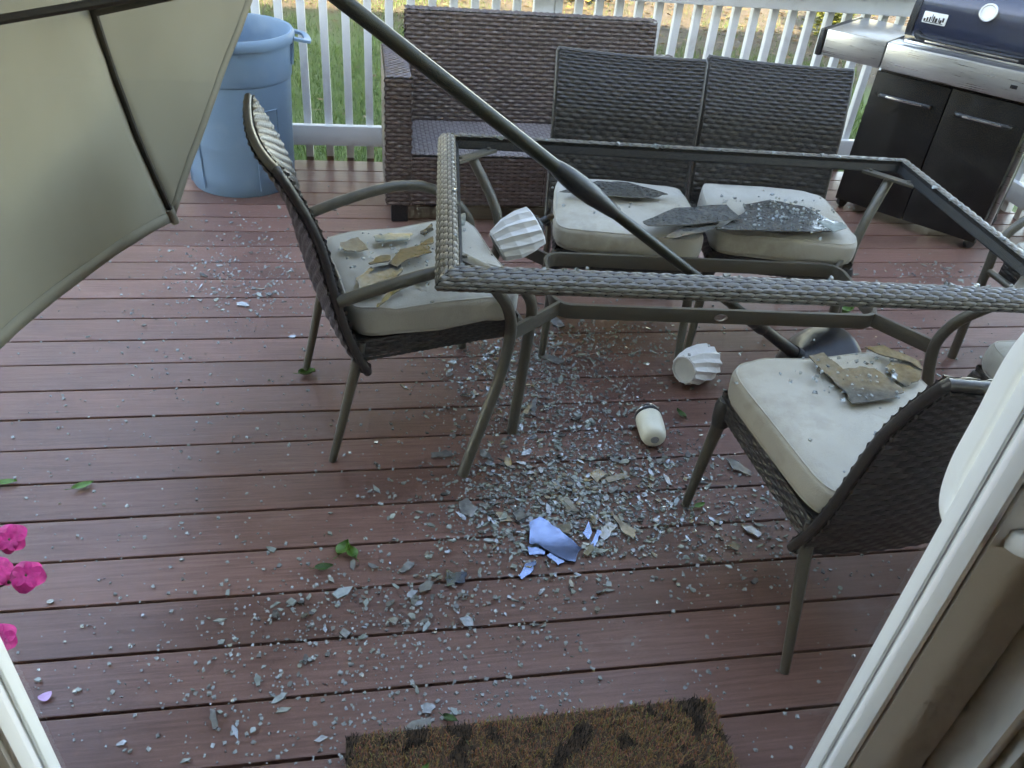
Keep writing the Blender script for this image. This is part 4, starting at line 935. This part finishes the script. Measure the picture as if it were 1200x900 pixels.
# ------------------------------------------------------------------ lawn, leaf litter, shrubs, trees
def blade_material(name, a, b):
    m = bpy.data.materials.new(name); m.use_nodes = True; N = m.node_tree.nodes; L = m.node_tree.links; p = N['Principled BSDF']; p.inputs['Roughness'].default_value = .6
    g = N.new('ShaderNodeNewGeometry'); cr = N.new('ShaderNodeValToRGB'); L.new(g.outputs['Random Per Island'], cr.inputs[0])
    cr.color_ramp.elements[0].color = (*a, 1); cr.color_ramp.elements[1].color = (*b, 1); L.new(cr.outputs[0], p.inputs['Base Color'])
    tr = N.new('ShaderNodeBsdfTranslucent'); L.new(cr.outputs[0], tr.inputs[0]); mx = N.new('ShaderNodeMixShader'); mx.inputs[0].default_value = .3
    L.new(p.outputs[0], mx.inputs[1]); L.new(tr.outputs[0], mx.inputs[2]); L.new(mx.outputs[0], N['Material Output'].inputs[0]); return m
GR = blade_material('grass_blade', (.032, .075, .015), (.11, .165, .04)); LT = blade_material('dry_leaf', (.045, .03, .014), (.19, .13, .065)); FO = blade_material('tree_leaf', (.06, .085, .015), (.19, .19, .03)); FY = blade_material('tree_leaf_light', (.12, .11, .018), (.33, .26, .045))
def edge_line(x): return 11.4 - .35 * x
def grass():
    mb = MB(); rg = random.Random(9); n = 0
    while n < 90000:
        y = 4.3 + 8.5 * rg.random() ** 1.3; x = rg.uniform(-2.5, 2.5) * (.6 + y / 10) + y * .22
        d = y - edge_line(x) + 2.6 * noise.noise(Vector((x * .7, y * .7, 0)))
        if d > rg.uniform(-1.2, .8): 
            if rg.random() > .12: n += .3; continue
        if noise.noise(Vector((x * 1.3, y * 1.3, 5))) > .35 and rg.random() < .7: n += .3; continue
        n += 1; a = rg.uniform(0, 6.28); h = rg.uniform(.03, .085); wd = rg.uniform(.002, .004) * 1.3; lx, ly = rg.uniform(-.03, .03), rg.uniform(-.03, .03); z = -.7 + .05 * noise.noise(Vector(((x + 150) / 300 * 40, (y + 150) / 300 * 40, 0)))
        mb.add([(x - cos(a) * wd, y - sin(a) * wd, z), (x + cos(a) * wd, y + sin(a) * wd, z), (x + lx, y + ly, z + h)], [(0, 1, 2)])
    tag(mb.build('lawn_grass', GR), 'short green lawn grass beyond the white railing', 'grass', kind='stuff')
    mb = MB()
    for k in range(9000):
        y = rg.uniform(6.5, 17); x = rg.uniform(-3.5, 3.5) * (.6 + y / 10) + y * .25
        d = y - edge_line(x) + 2 * noise.noise(Vector((x * .7, y * .7, 0)))
        if d < rg.uniform(-1.0, 1.0) and rg.random() > .06: continue
        s = rg.uniform(.025, .06); q = Matrix.Rotation(rg.uniform(0, 6.28), 3, 'Z') @ Matrix.Rotation(rg.uniform(-.7, .7), 3, 'X'); c = Vector((x, y, -.67 + rg.uniform(0, .03)))
        mb.add([c + q @ Vector(v) for v in ((-s, 0, 0), (0, -s * .45, .004), (s, 0, 0), (0, s * .45, .004))], [(0, 1, 2), (0, 2, 3)])
    tag(mb.build('leaf_litter', LT), 'dry brown leaf litter under the trees beyond the lawn', 'leaf litter', kind='stuff')
grass()
def leafcloud(mb, c, rx, ry, rz, n, s, rg):
    clumps = []
    for _ in range(max(5, n // 90)):
        v = Vector((rg.gauss(0, 1), rg.gauss(0, 1), rg.gauss(0, 1))).normalized() * (rg.random() ** .45); clumps.append(Vector((c[0] + v.x * rx, c[1] + v.y * ry, c[2] + v.z * rz)))
    cr = .30 * min(rx, ry, rz)
    for _ in range(n):
        k = rg.choice(clumps); p = k + Vector((rg.gauss(0, cr), rg.gauss(0, cr), rg.gauss(0, cr * .8))); a = s * rg.uniform(.6, 1.3)
        q = Matrix.Rotation(rg.uniform(0, 6.28), 3, 'Z') @ Matrix.Rotation(rg.gauss(.3, .6), 3, 'X')
        mb.add([p + q @ Vector(v) for v in ((-a, 0, 0), (0, -a * .5, 0), (a, 0, 0), (0, a * .5, 0))], [(0, 1, 2, 3)])
TR = [(-4.5, 14.5, 7, .15), (-1.6, 15.5, 8, .16), (.4, 13.3, 9.5, .12), (2.6, 14.5, 16, .19), (5.2, 13.2, 14.5, .15), (7.6, 14.5, 17, .2), (10.5, 12.5, 14, .18), (-8.5, 13.5, 7, .15), (3.9, 17.5, 19, .24), (-3.2, 19.5, 9, .18)]
TLB = ['tree with a forked crown behind the lawn, left of the sofa', 'tree farther back behind the trash can', 'slender young tree behind the sofa', 'broad tree behind the right half of the sofa', 'tree behind the dark chairs', 'tall tree behind the grill', 'tree at the far right beyond the railing', 'tree at the far left beyond the canopy', 'tallest tree in the second row on the right', 'tree in the second row on the left']
for i, (x, y, h, r) in enumerate(TR):
    rg = random.Random(100 + i); t = tag(empty('broadleaf_tree', (x, y, -.72)), TLB[i], 'tree', 'trees beyond the lawn')
    mb = MB(); pts = [Vector((0, 0, 0))]
    for k in range(1, 7): pts.append(Vector((pts[-1].x + rg.uniform(-.12, .12), pts[-1].y + rg.uniform(-.12, .12), h * .8 * k / 6)))
    P = smooth_path(pts, 4); mb.tube(P, [r * 1.25 * (1 - .85 * k / (len(P) - 1)) + (.35 * r if k == 0 else 0) for k in range(len(P))], 12)
    for k in range(7):
        j = rg.randint(int(len(P) * .4), len(P) - 3); a = rg.uniform(0, 6.28); L_ = rg.uniform(1.2, 2.4); q = P[j]
        mb.tube(smooth_path([q, q + Vector((cos(a) * L_ * .5, sin(a) * L_ * .5, L_ * .35)), q + Vector((cos(a) * L_, sin(a) * L_, L_ * .55))], 4), [r * .42 * (1 - .8 * m / 8) for m in range(9)], 7)
    mb.build('trunk', M['bark'], t, True)
    mb = MB(); leafcloud(mb, (0, 0, h * .66), 2.6, 2.5, h * .33, 5200, .17, rg); mb.build('crown', FO if i % 2 else FY, t, False, 'stuff')
for i, (x, y, s, lb) in enumerate(((-1.6, 12.2, .8, 'low green shrub at the wood edge above the trash can'), (1.1, 12.9, .7, 'small bush at the wood edge above the sofa back'), (3.2, 12.4, .6, 'leafy bush beyond the railing post'), (6.4, 11.2, .55, 'bright bush near the top rail by the grill'), (-.4, 13.0, .9, 'taller shrub at the wood edge left of the sofa'))):
    rg = random.Random(300 + i); t = tag(empty('shrub', (x, y, -.72)), lb, 'shrub', 'shrubs at the wood edge'); mb = MB()
    for k in range(7):
        a = rg.uniform(0, 6.28); mb.tube(smooth_path([(0, 0, 0), (cos(a) * .2 * s, sin(a) * .2 * s, .5 * s), (cos(a) * .6 * s, sin(a) * .6 * s, 1.1 * s)], 4), [.016 * (1 - .7 * q / 8) for q in range(9)], 6)
    mb.build('stem', M['bark'], t, True); mb = MB(); leafcloud(mb, (0, 0, .8 * s), .8 * s, .7 * s, .7 * s, 1400, .045, rg); mb.build('foliage', FO if i % 2 else FY, t, False, 'stuff')
